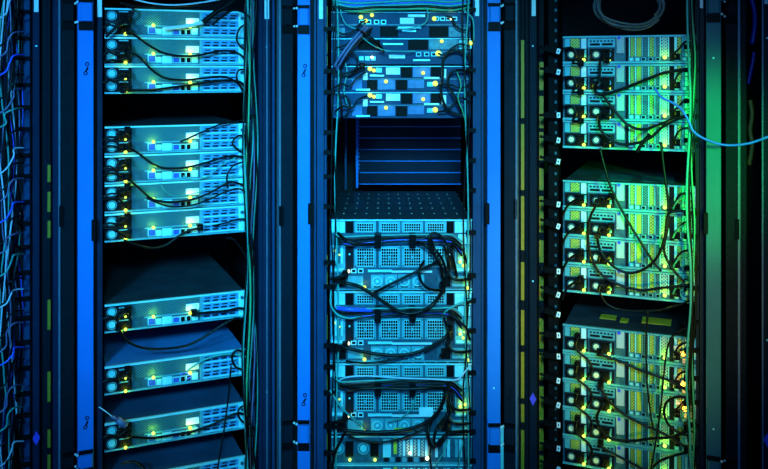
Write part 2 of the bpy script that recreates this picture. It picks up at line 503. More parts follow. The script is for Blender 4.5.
WR = .405
def server_right():
    """2U server: two supplies low, drive strip above, release tab, upright expansion slots"""
    root = empty('server')
    h = WR / 2
    X = lambda px: -h + (px - 562) / 134.0 * WR
    Zp = lambda dy: HU - dy / 28.5 * HU          # dy pixels below the server's top edge
    MB().box(-h + .004, h - .004, .004, .62, .0005, HU - .001, 'lid').build('chassis', root)
    p = MB()
    p.box(-h, h, -.006, .0035, HU - .0055, HU - .0004, 'steel')
    p.box(-h, h, -.007, .0035, .0004, .0066, 'steel')
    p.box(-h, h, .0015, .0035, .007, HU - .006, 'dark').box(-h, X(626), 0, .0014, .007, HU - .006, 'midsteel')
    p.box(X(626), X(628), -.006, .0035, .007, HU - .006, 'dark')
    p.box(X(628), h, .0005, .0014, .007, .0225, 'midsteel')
    p.build('rear_panel', root)
    MB().box(X(564), X(569), -.004, -.0004, Zp(12), Zp(2.5), 'steel').build('corner_bracket', root)
    MB().box(X(570), X(579), -.003, -.0004, Zp(12), Zp(2.5), 'meshy').build('vent_panel', root)
    MB().box(X(581), X(586), -.004, -.0004, Zp(15), Zp(2.5), 'cyanlab').build('spacer', root)
    g = MB()
    g.box(X(588), X(615), -.004, -.0004, Zp(11.5), Zp(3), 'steel')
    for q in range(7):
        g.box(X(589.6 + q * 3.6), X(591.8 + q * 3.6), -.0052, -.0041, Zp(6.2), Zp(4.6), 'dark')
    g.box(X(590), X(600), -.0052, -.0041, Zp(10), Zp(7.6), 'dark').box(X(602), X(613), -.0052, -.0041, Zp(10), Zp(7.6), 'dark')
    g.build('drive_grille', root)
    for k, (a, b) in enumerate(((564, 588), (589.5, 614.5))):
        q = MB().box(X(a), X(b), -.006, -.0004, Zp(26), Zp(13), 'dark')
        ps = q.build('power_supply', root)
        MB().box(X(a + 2), X(a + 12), -.0085, -.0062, Zp(24.5), Zp(14.5), 'black').ring(X(a + 7), Zp(19.3), -.011, -.0086, .0105, .0125, 'midsteel').build('fan_guard', ps)
        MB().cyl(X(a + 7), Zp(19.3), -.0105, -.0087, .0085, 'fanc').build('fan_hub', ps)
        MB().box(X(a + 12.5), X(a + 20.5), -.014, -.0062, Zp(24), Zp(15), 'black').build('power_socket', ps)
        MB().box(X(a + 21), X(a + 22.6), -.018, -.0062, Zp(22), Zp(14), 'steel').build('handle', ps)
        led(X(a + 20), Zp(24.6), -.012, ps, 'ledy', .0058, big=True)
    MB().box(X(616.5), X(624.5), -.010, -.0004, Zp(18), Zp(1.5), 'tabgrey', ch=.003).build('release_tab', root)
    MB().cyl(X(619.5), Zp(2.2), -.015, -.0103, .0052, 'bluec', 10).build('thumbscrew', root)
    x = 629.0
    for k, (w, m) in enumerate(((1.6, 'plate'), (4.4, 'meshy'), (1.8, 'plate'), (4.8, 'yellow'), (1.6, 'steel'), (4.6, 'mesh'), (1.6, 'plate'), (4.4, 'meshy'), (1.7, 'steel'), (3.6, 'midsteel'), (1.6, 'plate'), (6.2, 'meshb'), (1.6, 'plate'))):
        dd = -.006 if m in ('plate', 'steel') else -.001
        MB().box(X(x), X(x + w - .5), dd, .0035, Zp(21.5), Zp(2.2), m).build('slot_cover', root)
        x += w
    MB().box(X(668.5), X(672.5), -.002, .0035, Zp(26), Zp(2.2), 'dark').build('divider', root)
    x = 673.0
    for k, (w, m) in enumerate(((3, 'plate'), (4, 'meshy'), (3, 'steel'), (3, 'plate'), (5, 'meshb'), (4, 'plate'))):
        MB().box(X(x), X(x + w - .5), -.004 if m == 'plate' else -.002, .0035, Zp(21.5), Zp(2.2), m).build('slot_cover', root)
        x += w
    for (a, m) in ((629, 'plate'), (635, 'plate'), (641, 'black'), (648, 'black'), (655, 'black'), (673, 'plate'), (680, 'plate'), (687, 'plate')):
        MB().box(X(a), X(a + 4.6), -.004, .0006, Zp(26), Zp(22.3), 'steel').box(X(a + .8), X(a + 3.8), -.0052, -.0041, Zp(25.4), Zp(22.9), m).build('port', root)
    led(X(664), Zp(22.5), -.009, root, 'ledg', .0062, big=True)
    return root

def place(proto, R, px, py, d=0.0):
    lx, z = R.pix(px, py, d)
    proto.location = R.w(lx, d, z)
    proto.rotation_euler = (0, 0, R.t)
    return proto
# left rack: bottoms given at the rack's centre line
sl = server_left()
LS = [(37.3, 'topmost server in the blue-lit rack, white sheathed cable across it', 'upper stack of three blue-lit servers'),
      (65.3, 'middle server of the top stack of three in the blue-lit rack', 'upper stack of three blue-lit servers'),
      (93.2, 'lowest server of the top stack of three, above the first dark gap', 'upper stack of three blue-lit servers'),
      (152.2, 'top server of the stack of four in the blue-lit rack, under a dark gap', 'stack of four blue-lit servers'),
      (180.4, 'second server from top of the stack of four in the blue-lit rack', 'stack of four blue-lit servers'),
      (208.6, 'third server from top of the stack of four in the blue-lit rack', 'stack of four blue-lit servers'),
      (236.8, 'bottom server of the stack of four, right above the big dark gap', 'stack of four blue-lit servers'),
      (324.5, 'lone server with wide dark lid showing, black cord drooping under it', 'single spaced servers low in the blue-lit rack'),
      (384.5, 'lone server with bright blue-lit lid, below the drooping black cord', 'single spaced servers low in the blue-lit rack'),
      (439.5, 'lone server with a grey plug hanging over its power supplies', 'single spaced servers low in the blue-lit rack'),
      (495.0, 'lowest server of the blue-lit rack, cut off by the picture\'s bottom edge', 'single spaced servers low in the blue-lit rack')]
for i, (y, lab, g) in enumerate(LS):
    o = sl if i == 0 else copy_tree(sl)
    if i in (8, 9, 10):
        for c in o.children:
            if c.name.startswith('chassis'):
                c.data = c.data.copy(); c.data.materials[0] = M['litlid' if i == 8 else 'midlid']
    place(o, R1, 176.9, y); tag(o, lab, 'server', g)
sr = server_right()
RS = []
for y, n, st in ((63.6, 4, 'top'), (211.0, 4, 'middle'), (358.7, 5, 'bottom')):
    names = ['top', 'second', 'third', 'fourth', 'lowest']
    for k in range(n):
        w = {0: 'uppermost', 1: 'second', 2: 'third', 3: 'fourth' if n == 5 else 'lowest', 4: 'lowest'}[k]
        extra = {('top', 0): ', under the coiled cable', ('middle', 0): ', its dark lid showing', ('bottom', 0): ', yellow stickers on its dark lid'}.get((st, k), '')
        RS.append((y + k * 28.75, f'{w} server of the {st} stack in the green-lit rack{extra}', f'{st} stack of green-lit servers'))
for i, (y, lab, g) in enumerate(RS):
    o = sr if i == 0 else copy_tree(sr)
    place(o, R3, 629, y); tag(o, lab, 'server', g)
    if 'yellow stickers' in lab:
        for (a, b, d0, d1) in ((-.10, -.05, .10, .15), (-.035, -.01, .08, .13), (.03, .12, .10, .17)):
            MB().box(a, b, d0, d1, HU - .0009, HU - .0003, 'yellow').build('sticker', o)['label'] = 'yellow sticker'
    if 'its dark lid showing' in lab:
        MB().box(-.10, .0, .05, .20, HU - .0009, HU - .0003, 'midsteel').box(.03, .13, .05, .2, HU - .0009, HU - .0003, 'midsteel').build('access_plate', o)

# ------------------------------------------------------------------ middle rack
K2 = F / 2.57
def X2(px): return (px - 401) / K2
def switch(kind):
    root = empty('network_switch')
    H = .081
    MB().box(-.214, .214, .004, .5, .0005, H - .0006, 'lid').build('chassis', root)
    Zd = lambda dy: H - dy / 26.0 * H
    f = MB().box(-.216, .216, -.001, .0035, .0005, H - .0006, 'navy')
    f.box(-.216, .216, -.005, -.0012, Zd(13.6), Zd(12.6), 'midsteel')
    f.box(-.216, .216, -.006, -.0012, Zd(.9), Zd(.1), 'steel')
    f.build('front_panel', root)
    def bx(n, a, b, y0, y1, m, dd=-.0045):
        return MB().box(X2(a), X2(b), dd, -.0012, Zd(y1), Zd(y0), m).build(n, root)
    if kind == 'a':
        for x in (359, 366, 374, 381):
            q = bx('port', x, x + 5.2, 8, 13 - .6, 'steel'); MB().box(X2(x + 1), X2(x + 4.2), -.0056, -.0047, Zd(11.4), Zd(8.9), 'dark').build('socket', q)
        for x in (434, 440, 446, 452):
            q = bx('port', x, x + 5, 5, 9, 'steel'); MB().box(X2(x + 1), X2(x + 4), -.0056, -.0047, Zd(8), Zd(5.8), 'dark').build('socket', q)
        bx('label_plate', 400, 414, 6, 12, 'white'); bx('label_strip', 408, 425, 2.6, 5.2, 'cyanlab')
        bx('ejector_handle', 398, 421, 15, 17, 'plate', -.012); bx('ejector_handle', 402, 416, 18, 20, 'plate', -.008)
        bx('vent_block', 380, 398, 14.5, 25, 'black', -.003); bx('vent_block', 429, 448, 14.5, 25, 'black', -.003)
        bx('module_cover', 449, 468, 15, 25, 'midsteel', -.003)
        bx('module_cover', 332, 345, 16, 25, 'midsteel', -.003)
        led(X2(361), Zd(5.5), -.010, root, 'ledg', .007); led(X2(372), Zd(3.5), -.010, root, 'ledy', .006); led(X2(366), Zd(9), -.012, root, 'ledy', .006)
        led(X2(434), Zd(7), -.010, root, 'ledy', .007); led(X2(451), Zd(7), -.010, root, 'ledw', .0045)
    elif kind == 'b':
        bx('vent_block', 358, 380, 1.5, 11.5, 'black', -.003); bx('vent_block', 408, 428, 1.5, 11.5, 'black', -.003)
        bx('ejector_handle', 383, 403, 5, 6.6, 'plate', -.010); bx('module_cover', 429, 458, 1.5, 11, 'midsteel', -.003)
        for x in (459, 463.5, 468):
            bx('port', x, x + 3.4, 2, 6, 'steel'); bx('port', x, x + 3.4, 7, 10.5, 'steel')
        for x in (359, 365, 371):
            bx('port', x, x + 4.6, 18, 22, 'steel')
        bx('label_strip', 389, 405, 16.5, 20, 'cyanlab')
        for x in (416, 424, 431, 437):
            q = bx('port', x, x + 5.2, 14, 18, 'steel'); MB().box(X2(x + 1), X2(x + 4.2), -.0056, -.0047, Zd(17.2), Zd(14.8), 'dark').build('socket', q)
        bx('label_strip', 413, 430, 21, 22.6, 'plate')
        led(X2(441.5), Zd(3), -.010, root, 'ledy', .006); led(X2(470), Zd(5), -.010, root, 'ledy', .007)
        led(X2(438), Zd(15), -.010, root, 'ledy', .009); led(X2(372), Zd(19), -.010, root, 'ledw', .0045)
    else:
        for (dy, sh) in ((0, 0), (12.6, 1)):
            pass
        bx('label_plate', 386, 400, 1.5, 8.5, 'cyanlab'); bx('port', 376, 382, 2, 6.5, 'steel')
        bx('ejector_handle', 370, 384, 8.8, 10.4, 'plate', -.010); bx('ejector_handle', 363, 367.5, 7, 14, 'cyanlab', -.008)
        bx('module_cover', 413, 430, 1.2, 11, 'modblue', -.003); bx('vent_block', 401, 412, 1.2, 11.6, 'black', -.003); bx('vent_block', 431, 441, 1.2, 11.6, 'black', -.003)
        bx('module_cover', 352, 362, 13.8, 23.5, 'modblue', -.003); bx('module_cover', 378, 395, 13.8, 23.5, 'modblue', -.003)
        bx('vent_block', 367, 377, 14, 24, 'black', -.003); bx('vent_block', 396, 407, 14, 24, 'black', -.003)
        bx('module_cover', 408, 424, 14, 22, 'modblue', -.003); bx('port', 427, 433, 16, 20.5, 'steel')
        bx('ejector_handle', 424, 439, 11, 12.6, 'plate', -.010); bx('ejector_handle', 356, 370, 22.8, 24.4, 'plate', -.010)
        bx('ejector_handle', 441.5, 446, 3, 12, 'cyanlab', -.008)
        led(X2(370), Zd(2.8), -.010, root, 'ledg', .0075); led(X2(374), Zd(4.5), -.010, root, 'ledy', .006)
        led(X2(423), Zd(7), -.010, root, 'ledy', .006); led(X2(386), Zd(15.5), -.010, root, 'ledy', .006)
        led(X2(435), Zd(17.5), -.010, root, 'ledy', .0085)
    return root
sw = {}
for k, (kind, y, lab) in enumerate((('a', 37.9, 'topmost network switch, beneath the blue cable bundle, white label at its centre'),
                                    ('b', 64.4, 'second network switch from the top, cyan label strip low on its face'),
                                    ('c', 92.0, 'third network switch down, cyan label near its top edge'),
                                    ('c', 118.2, 'lowest network switch, directly above the dark slatted opening'))):
    if kind in sw: o = copy_tree(sw[kind])
    else: o = sw[kind] = switch(kind)
    place(o, R2, 401, y); tag(o, lab, 'switch', 'network switches at the top of the middle rack')

# blanking panels far back in the opening
bp0 = None
for k in range(6):
    if bp0 is None:
        bp0 = empty('blanking_panel')
        MB().box(-.196, .196, 0, .012, .001, .0425, 'darkblue', ch=.002).build('panel_face', bp0)
        MB().box(-.196, .196, -.008, -.0005, .001, .0040, 'litpost').build('panel_lip', bp0)
        o = bp0
    else:
        o = copy_tree(bp0)
    lx, z = R2.pix(413, 184.5, .62); lx = .048
    o.location = R2.w(lx, .62, z + .0443 * k); o.rotation_euler = (0, 0, R2.t)
    w = ['lowest', 'second lowest', 'third lowest', 'third highest', 'second highest', 'highest'][k]
    tag(o, f'{w} dark blanking panel closing the back of the middle rack opening', 'blanking panel', 'blanking panels behind the opening')

CH = .2225
def chassis():
    root = empty('blade_chassis')
    top = CH
    Zd = lambda dy: top - dy / 71.8 * top
    X = X2
    MB().box(-.2195, .2195, .004, .60, .0008, top - .003, 'lid').build('body', root)
    MB().box(-.2195, .2195, .006, .60, top - .0028, top - .001, 'dotlid').build('lid', root)
    f = MB().box(-.2205, .2205, .0, .0035, .0008, top - .001, 'chback')
    f.box(-.2205, .2205, -.005, -.0002, Zd(1.6), top - .001, 'plate')
    f.box(-.2205, .2205, -.004, -.0002, Zd(70.8), Zd(69.6), 'steel')
    f.build('rear_panel', root)
    def bx(n, a, b, y0, y1, m, dd=-.004, par=None):
        return MB().box(X(a), X(b), dd, -.0004, Zd(y1), Zd(y0), m).build(n, par or root)
    # fan modules: short on top, tall below
    for (y0, y1, nz) in ((2.2, 13.2, 3), (27, 48, 6)):
        for a in (354.5, 378.8, 401.6, 424.8):
            b = a + 21.5
            fm = bx('fan_module', a, b, y0, y1, 'steel', -.006)
            g = MB()
            z0, z1 = Zd(y1 - 1.4), Zd(y0 + 2.0)
            xa, xb = X(a + 2.6), X(b - 2.6)
            g.box(xa, xb, -.0066, -.0061, z0, z1, 'black')
            nx = 7
            for i in range(nx + 1):
                xx = xa + (xb - xa) * i / nx
                g.box(xx - .0006, xx + .0006, -.0082, -.0067, z0, z1, 'plate')
            for i in range(nz + 1):
                zz = z0 + (z1 - z0) * i / nz
                g.box(xa, xb, -.0080, -.0067, zz - .0006, zz + .0006, 'plate')
            if nz > 4:
                g.cyl((xa + xb) / 2, (z0 + z1) / 2, -.0092, -.0084, .0050, 'steel', 12)
            g.build('fan_grille', fm)
            for cx_ in (a + 1.4, b - 1.4):
                for cz in (y0 + 1.5, y1 - 1.5):
                    if nz > 4:
                        MB().cyl(X(cx_), Zd(cz), -.008, -.0062, .0022, 'dark', 7).build('screw', fm)
    for (a, b) in ((346, 353.2), (446.5, 453.4)):
        bx('latch', a, b, 2.5, 13.5, 'black', -.006)
        q = bx('latch', a, b, 26, 50, 'dark', -.004)
        MB().cyl(X((a + b) / 2), Zd(35), -.006, -.0042, .003, 'plate', 8).build('screw', q)
    for (a, b) in ((330.6, 345), (454.6, 471)):
        bx('blank_plate', a, b, 2.2, 13.4, 'plate', -.007)
    bx('cable_tray', 331, 471, 14.6, 25, 'midsteel', -.002)
    bx('blank_plate', 458, 470, 15, 25, 'plate', -.0045)
    # interface modules on either side
    for (a, b, m) in ((331, 345, 'ledg'), (455, 470.5, 'ledy')):
        im = bx('interface_module', a, b, 26, 53, 'steel', -.006)
        for k in range(4):
            x = a + 1 + k * (b - a - 2) / 4
            MB().box(X(x), X(x + 2.0), -.010, -.0062, Zd(44), Zd(28), 'plate' if k % 2 else 'midsteel').build('connector', im)
        for j, (fx, fy) in enumerate(((.28, 31), (.62, 35)) if a < 400 else ((.3, 42), (.62, 40), (.5, 46))):
            led(X(a + (b - a) * fx), Zd(fy), -.013, im, m, .0034 if a < 400 else .0050, glow=a > 400)
        MB().box(X(a + 1), X(b - 1), -.009, -.0062, Zd(51.5), Zd(49), 'plate').build('handle', im)
    bx('release_bar', 368, 392, 50.5, 52.6, 'plate', -.008); bx('release_bar', 392, 432, 51.5, 53.2, 'cyanlab', -.007)
    q = bx('port', 351, 356.5, 49.5, 54, 'plate'); MB().box(X(352), X(355.5), -.0052, -.0043, Zd(53), Zd(50.4), 'dark').build('socket', q)
    q = bx('port', 358, 363.5, 49.5, 54, 'plate'); MB().box(X(359), X(362.5), -.0052, -.0043, Zd(53), Zd(50.4), 'dark').build('socket', q)
    led(X(348.5), Zd(51.5), -.012, root, 'ledw', .0055)
    # supply row
    for a in (371, 384.5, 398, 411.5):
        m = bx('power_module', a, a + 12.6, 55.5, 69, 'steel', -.006)
        MB().ring(X(a + 6.3), Zd(62), -.0085, -.0062, .0125, .0150, 'plate').box(X(a + 3), X(a + 9.6), -.0082, -.0062, Zd(68), Zd(66.8), 'dark').build('fan_guard', m)
        MB().cyl(X(a + 6.3), Zd(62), -.0080, -.0062, .0045, 'plate', 10).build('fan_hub', m)
    for (a, b) in ((333, 364), (437, 469)):
        m = bx('power_inlet', a, b, 55.5, 69, 'midsteel', -.004)
        MB().box(X(a + 4), X(a + 13), -.016, -.0042, Zd(66.5), Zd(57), 'black').build('power_socket', m)
        MB().box(X(a + 15), X(b - 1), -.007, -.0042, Zd(67), Zd(57), 'steel').build('label_plate', m)
    led(X(364.6), Zd(67.5), -.012, root, 'ledy', .0062); led(X(467), Zd(68), -.014, root, 'ledy', .0062)
    return root
ch = chassis()
for k, (y, lab) in enumerate(((290.6, 'uppermost fan-filled blade chassis, its dotted dark lid showing'), (362.4, 'middle blade chassis of the three, thick black cord drooping over its fans'),
                              (434.4, 'lowest blade chassis of the three, cyan label below its fans'))):
    o = ch if k == 0 else copy_tree(ch)
    place(o, R2, 401, y); tag(o, lab, 'blade chassis', 'blade chassis stacked in the middle rack')
    if k == 2:
        MB().box(X2(394), X2(412), -.012, -.0092, CH - 67.5 / 71.8 * CH, CH - 64 / 71.8 * CH, 'yellow').build('label_strip', o)['label'] = 'yellow label strip'
        MB().box(X2(419), X2(433), -.010, -.0082, CH - 51 / 71.8 * CH, CH - 43.5 / 71.8 * CH, 'cyanlab').build('label_plate', o)

def server_mid():
    root = empty('server')
    Zd = lambda dy: HU - dy / 28.0 * HU
    MB().box(-.2195, .2195, .004, .6, .0005, HU - .0008, 'lid').build('chassis', root)
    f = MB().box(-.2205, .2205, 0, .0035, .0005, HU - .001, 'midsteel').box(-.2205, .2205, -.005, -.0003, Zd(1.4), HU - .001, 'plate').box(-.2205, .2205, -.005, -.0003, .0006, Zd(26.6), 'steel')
    f.build('rear_panel', root)
    def bx(n, a, b, y0, y1, m, dd=-.004, par=None):
        return MB().box(X2(a), X2(b), dd, -.0004, Zd(y1), Zd(y0), m).build(n, par or root)
    for a in (331.5, 356.5):
        p = bx('power_supply', a, a + 23.5, 3, 26, 'midsteel', -.005)
        MB().ring(X2(a + 7), Zd(12), -.0085, -.0053, .014, .019, 'steel').build('fan_guard', p)
        MB().cyl(X2(a + 7), Zd(12), -.0075, -.0053, .011, 'fan', 12).build('fan_hub', p)
        MB().box(X2(a + 14), X2(a + 22), -.016, -.0053, Zd(19), Zd(5), 'black').build('power_socket', p)
        led(X2(a + 18.5), Zd(22.5), -.012, p, 'ledg', .0055)
    bx('blank_plate', 383, 391, 4, 21, 'plate', -.006); bx('slot_cover', 393.5, 397, 3, 18, 'yellow', -.005)
    for k in range(9):
        bx('slot_cover', 399 + k * 3.7, 401.6 + k * 3.7, 4, 20, 'plate' if k % 2 else 'meshb', -.005)
    for k in range(9):
        bx('slot_cover', 435 + k * 4, 437.9 + k * 4, 4, 21, ('plate', 'midsteel', 'steel')[k % 3], -.005)
    for k in range(7):
        bx('port', 384 + k * 6, 388.5 + k * 6, 21.6, 25.6, 'steel' if k % 2 else 'dark', -.006)
    led(X2(410), Zd(16), -.012, root, 'ledw', .005); led(X2(427), Zd(21), -.012, root, 'ledw', .0062)
    return root
sm = server_mid()
place(sm, R2, 401, 463.5); tag(sm, 'server with two round fans below the lowest blade chassis', 'server', 'servers at the foot of the middle rack')
o = copy_tree(sm); place(o, R2, 401, 492); tag(o, 'bottom server of the middle rack, only its top edge in view', 'server', 'servers at the foot of the middle rack')

# ------------------------------------------------------------------ vertical cable managers and power strips
def manager(R, px, d, ys, lab, side=1, w=9, chan='navy', length=.045, cat='cable manager', cw=.0075, cd=.03):
    x, _ = R.pix(px, 200, d)
    root = empty('cable_manager', R.w(x, d, 0), R.t)
    tag(root, lab, cat)
    MB().box(-cw, cw, 0, cd, .075, 2.02, chan).build('channel', root)
    for y in ys:
        z = R.pix(px, y, d)[1]
        b = MB()
        b.box(-.005 if side > 0 else -w / 320., w / 320. if side > 0 else .005, -.012, -.0005, z - .006, z + .006, 'black')
        e = w / 320. if side > 0 else -w / 320.
        b.box(e - .004, e + .004, -length, -.0005 - .0115, z - .007, z + .007, 'black')
        b.build('finger', root)
    return root
manager(R0, 27, .0, [14 + 23.5 * k + random.uniform(-3, 3) for k in range(-1, 22)], 'cable manager with black fingers holding the tangle at the photo\'s left edge', -1, 10, 'navy')
manager(R1, 252.5, .045, [8 + 22 * k + random.uniform(-3, 3) for k in range(0, 23)], 'cable manager with black fingers on the blue-lit server rack', -1, 7)
manager(R2, 325.5, -.013, [29, 71, 92, 132, 152, 176, 206, 262, 286, 345, 366, 392, 425, 452], 'cable manager along the near-left post of the middle rack', 1, 9, length=.02, cw=.003, cd=.0105)
manager(R2, 474, -.013, [10, 70, 93, 130, 160, 190, 232, 275, 300, 330, 372, 412, 431, 460], 'cable manager along the far-right post of the middle rack', -1, 7, length=.02, cw=.003, cd=.0105)
manager(R3, 697.5, -.013, [47, 70, 101, 116, 140, 213, 236, 268, 288, 322, 350, 378, 402, 425, 448], 'cable manager with black fingers on the green-lit rack, beside the blue cable', -1, 11, 'shadedpost', length=.03, cw=.004, cd=.0105)

# power strip at the near side of the green-lit rack
xs, _ = R3.pix(553, 200, .02)
pdu = empty('power_strip', R3.w(xs, .02, 0), R3.t)
tag(pdu, 'tall black power strip with small sockets between tagged plugs and servers', 'power strip')
MB().box(-.018, .018, 0, .045, .1, 2.0, 'black', ch=.004).build('body', pdu)
for k in range(46):
    z = .42 + k * .033
    MB().box(.006, .012, -.0012, -.0002, z, z + .009, 'midsteel').build('socket', pdu)
# yellow ducts seen through the gaps between posts and equipment
def duct(R, px0, px1, d, segs, lab, m='olive'):
    a = R.pix(px0, 200, d)[0]; b = R.pix(px1, 200, d)[0]
    root = empty('duct_and_glint', R.w((a + b) / 2, d, 0), R.t)
    tag(root, lab, 'cable duct')
    h = (b - a) / 2
    MB().box(-h, h, .003, .02, .085, 2.0, 'dark').build('back_strip', root)
    for (y0, y1) in segs:
        z1, z0 = R.pix(px0, y0, d)[1], R.pix(px0, y1, d)[1]
        MB().box(-h, h, 0, .0025, z0, z1, m).build('cover', root)
    return root
duct(R2, 324.4, 327.6, .085, [(6, 27), (34, 54), (56, 66), (255, 285), (315, 340), (368, 398), (430, 460)], 'narrow yellow cable duct at the middle rack\'s near-left edge')
duct(R3, 537, 543.5, .085, [(62, 90), (96, 128), (132, 160), (168, 190), (196, 232), (240, 262), (276, 300), (318, 348), (352, 380), (386, 420), (428, 450), (455, 480)], 'yellow cable duct behind the tagged plugs')
duct(R3, 521, 524.2, .006, [(40, 118), (124, 190), (196, 250), (262, 300), (310, 345), (352, 398), (404, 422), (430, 470)], 'thin yellow duct between the dark post and the rail with violet sticker')

duct(R0, 47.5, 50.5, -.0115, [(165, 182), (192, 212), (221, 238), (300, 330), (372, 402), (430, 448), (455, 480)], 'dim yellow duct patches left of the dark post at the photo\'s left edge')  # no duct here: yellow-green glints painted as strip covers
# ------------------------------------------------------------------ cables
def spline(P, n=6):
    out = []
    Q = [P[0]] + P + [P[-1]]
    for i in range(1, len(Q) - 2):
        a, b, c, d = Q[i - 1], Q[i], Q[i + 1], Q[i + 2]
        for k in range(n):
            t = k / n
            out.append(.5 * ((2 * b) + (c - a) * t + (2 * a - 5 * b + 4 * c - d) * t * t + (3 * b - a - 3 * c + d) * t ** 3))
    out.append(P[-1])
    return out
PLUG = -.041
def cable(R, pts, r, m, lab, group=None, name='cable', d0=-.03, plug=None, cat='cable', n=7, sub=6):
    """pts: (px, py[, d]) laid on the rack's plane at depth d, metres"""
    W = []
    pts = [tuple(p) for p in pts]
    for e in (plug or ()):
        k = 0 if e == 0 else -1
        pts[k] = (pts[k][0], pts[k][1], -.0475)
    for p in pts:
        edge = p is pts[0] or p is pts[-1]
        W.append(R.at(p[0], p[1], p[2] if len(p) > 2 else (max(d0, -.036) if edge and R is R2 else d0)))
    o0 = W[0].copy()
    P = spline([w - o0 for w in W], sub)
    r *= 1.2
    o = MB().tube(P, r, m, n).build(name, None, o0)
    tag(o, lab, cat, group)
    for e in (plug or ()):
        q = W[0 if e == 0 else -1]
        lx, d, z = (q - R.o).dot(R.ex), (q - R.o).dot(R.ed), q.z
        b = MB().box(-.0085, .0085, -.0205, 0, -.0095, .0095, 'black', ch=.003).build('plug', o, q - o0 + R.ed * (PLUG + .0205 - d) * 0 + R.ed * (PLUG - d + .0205))
        b.rotation_euler = (0, 0, R.t)
        MB().cyl(0, 0, -.0255, -.0207, .0058, 'rubber', 8, r1=r + .0006).build('strain_relief', b)
    return o
BK = 'rubber'
rw = .0030
G1 = 'cords draped over the blue-lit servers'
def c1(pts, lab, r=rw, m=BK, d0=-.035, **k): return cable(R1, pts, r, m, lab, G1, 'power_cable' if m == BK else 'network_cable', d0, **k)
c1([(129, 31, -.03), (136, 36), (150, 46), (165, 53.5), (185, 56), (200, 55), (220, 51), (235, 52), (245, 60), (248, 75)], 'black cord sagging across the second server of the top stack', plug=(0,))
c1([(128, 52, -.03), (139, 57), (152, 70), (165, 78), (185, 80), (205, 78), (225, 77), (238, 84), (246, 97)], 'black cord dropping steeply over the third server of the top stack', plug=(0,), d0=-.045)
c1([(124, 90, -.03), (150, 90), (175, 87), (200, 83.5), (225, 80.5), (240, 82), (247, 90)], 'black cord running flat along the bottom edge of the top stack', d0=-.028, plug=(0,))
c1([(247, 24), (240, 28), (236.5, 38), (240, 46), (248, 52)], 'small black cord loop beside the topmost server\'s card cage', r=.0028, d0=-.03)
c1([(247, 70), (239, 70), (236.5, 77), (240, 86), (247, 94)], 'small black cord loop beside the third server\'s card cage', r=.0026, d0=-.03)
c1([(106, 37, -.035), (113, 30), (121, 22), (129, 17), (133.5, 12), (132, 8), (127, 7)], 'black cord hooked up beside the topmost left power supply', r=.0036, d0=-.045)
c1([(164, 29), (175, 27.5), (190, 25.5), (203, 22.5)], 'white sheathed cable end lying across the topmost blue-lit server', r=.0050, m='white', d0=-.03)
c1([(203, 22.5), (210, 17), (218, 11), (228, 5), (240, -4)], 'thick black cable rising from the white sheathed end', r=.0075, d0=-.045)
c1([(212, 25), (222, 17), (232, 10.5), (243, 12), (250, 18)], 'black and bright cord arching from the white sheathed end to the rack side', r=.0032, d0=-.06)
c1([(120, 3), (140, 6.5), (165, 7), (190, 5), (215, 3)], 'black cable lying just above the topmost blue-lit server', r=.004, d0=-.02)
c1([(130, -2), (150, 3), (175, 5.0), (205, 2), (230, -3)], 'pale cable lying above the topmost blue-lit server', r=.0022, m='palec', d0=-.035)
c1([(127, 147, -.03), (138, 153), (152, 163.5), (165, 168), (185, 167.5), (205, 163), (225, 157), (240, 156.5), (249, 161)], 'black cord sagging across the second server of the stack of four', plug=(0,))
c1([(126, 177, -.03), (139, 188), (152, 199), (170, 202), (190, 200), (205, 195), (220, 187), (230, 182), (242, 185), (250, 192)], 'black cord sagging deep across the third server of the stack of four', plug=(0,), d0=-.04)
c1([(146, 198), (168, 206), (190, 205.5), (210, 199), (225, 192), (240, 189), (248, 196)], 'thin black cord just under the deep-sagging one', r=.0026, d0=-.05)
c1([(124, 240, -.03), (140, 246), (155, 248), (168, 244), (180, 235), (192, 229.5), (201, 228)], 'black cord swinging below the stack of four up to a black plug', plug=(1,), d0=-.03)
c1([(212, 226), (225, 223), (240, 219), (250, 221)], 'short black cord from rack side to the plug on the bottom server', r=.0024, d0=-.03)
c1([(183, 176), (195, 180), (210, 175), (220, 166), (235, 158), (248, 152)], 'thin teal cable curling over the second server of the stack of four', r=.0016, m='teal', d0=-.025)
c1([(160, 183), (166, 192), (176, 196), (196, 193), (214, 186), (236, 180)], 'thin teal cable curving over the third server of the stack of four', r=.0013, m='teal', d0=-.022)
c1([(249, 136), (238, 136), (232.5, 143), (238, 150), (249, 156)], 'black cord loop at the card cage of the stack of four', r=.0028, d0=-.03)
c1([(228, 188), (227, 176), (233, 166), (243, 162)], 'black cord hook rising between second and third servers of the stack of four', r=.0026, d0=-.055)
c1([(180, 142), (200, 133), (220, 124.5), (238, 121), (249, 119)], 'thin black cord slanting up over the top server of the stack of four', r=.0024, d0=-.03)
c1([(226, 238), (234, 240), (242, 250), (249, 262), (251, 276)], 'black cord bending down from the bottom server of the stack of four', r=.0026, d0=-.03)
c1([(103, 200, -.02), (112, 198), (120, 200), (127, 208)], 'short black cord below the third server\'s power supplies', r=.003, d0=-.03)
c1([(103, 176, -.02), (112, 173), (120, 176), (126, 180)], 'short black cord below the second server\'s power supplies', r=.003, d0=-.03)
c1([(103, 147, -.02), (112, 146), (120, 148), (126, 150)], 'short black cord below the stack of four\'s top power supplies', r=.003, d0=-.03)
c1([(103, 62, -.02), (112, 60), (120, 61), (128, 57)], 'short black cord across the second server\'s left supplies in the top stack', r=.0034, d0=-.03)
c1([(103, 228, -.02), (112, 229), (120, 233), (127, 238)], 'short black cord across the supplies of the stack of four\'s bottom server', r=.003, d0=-.03)
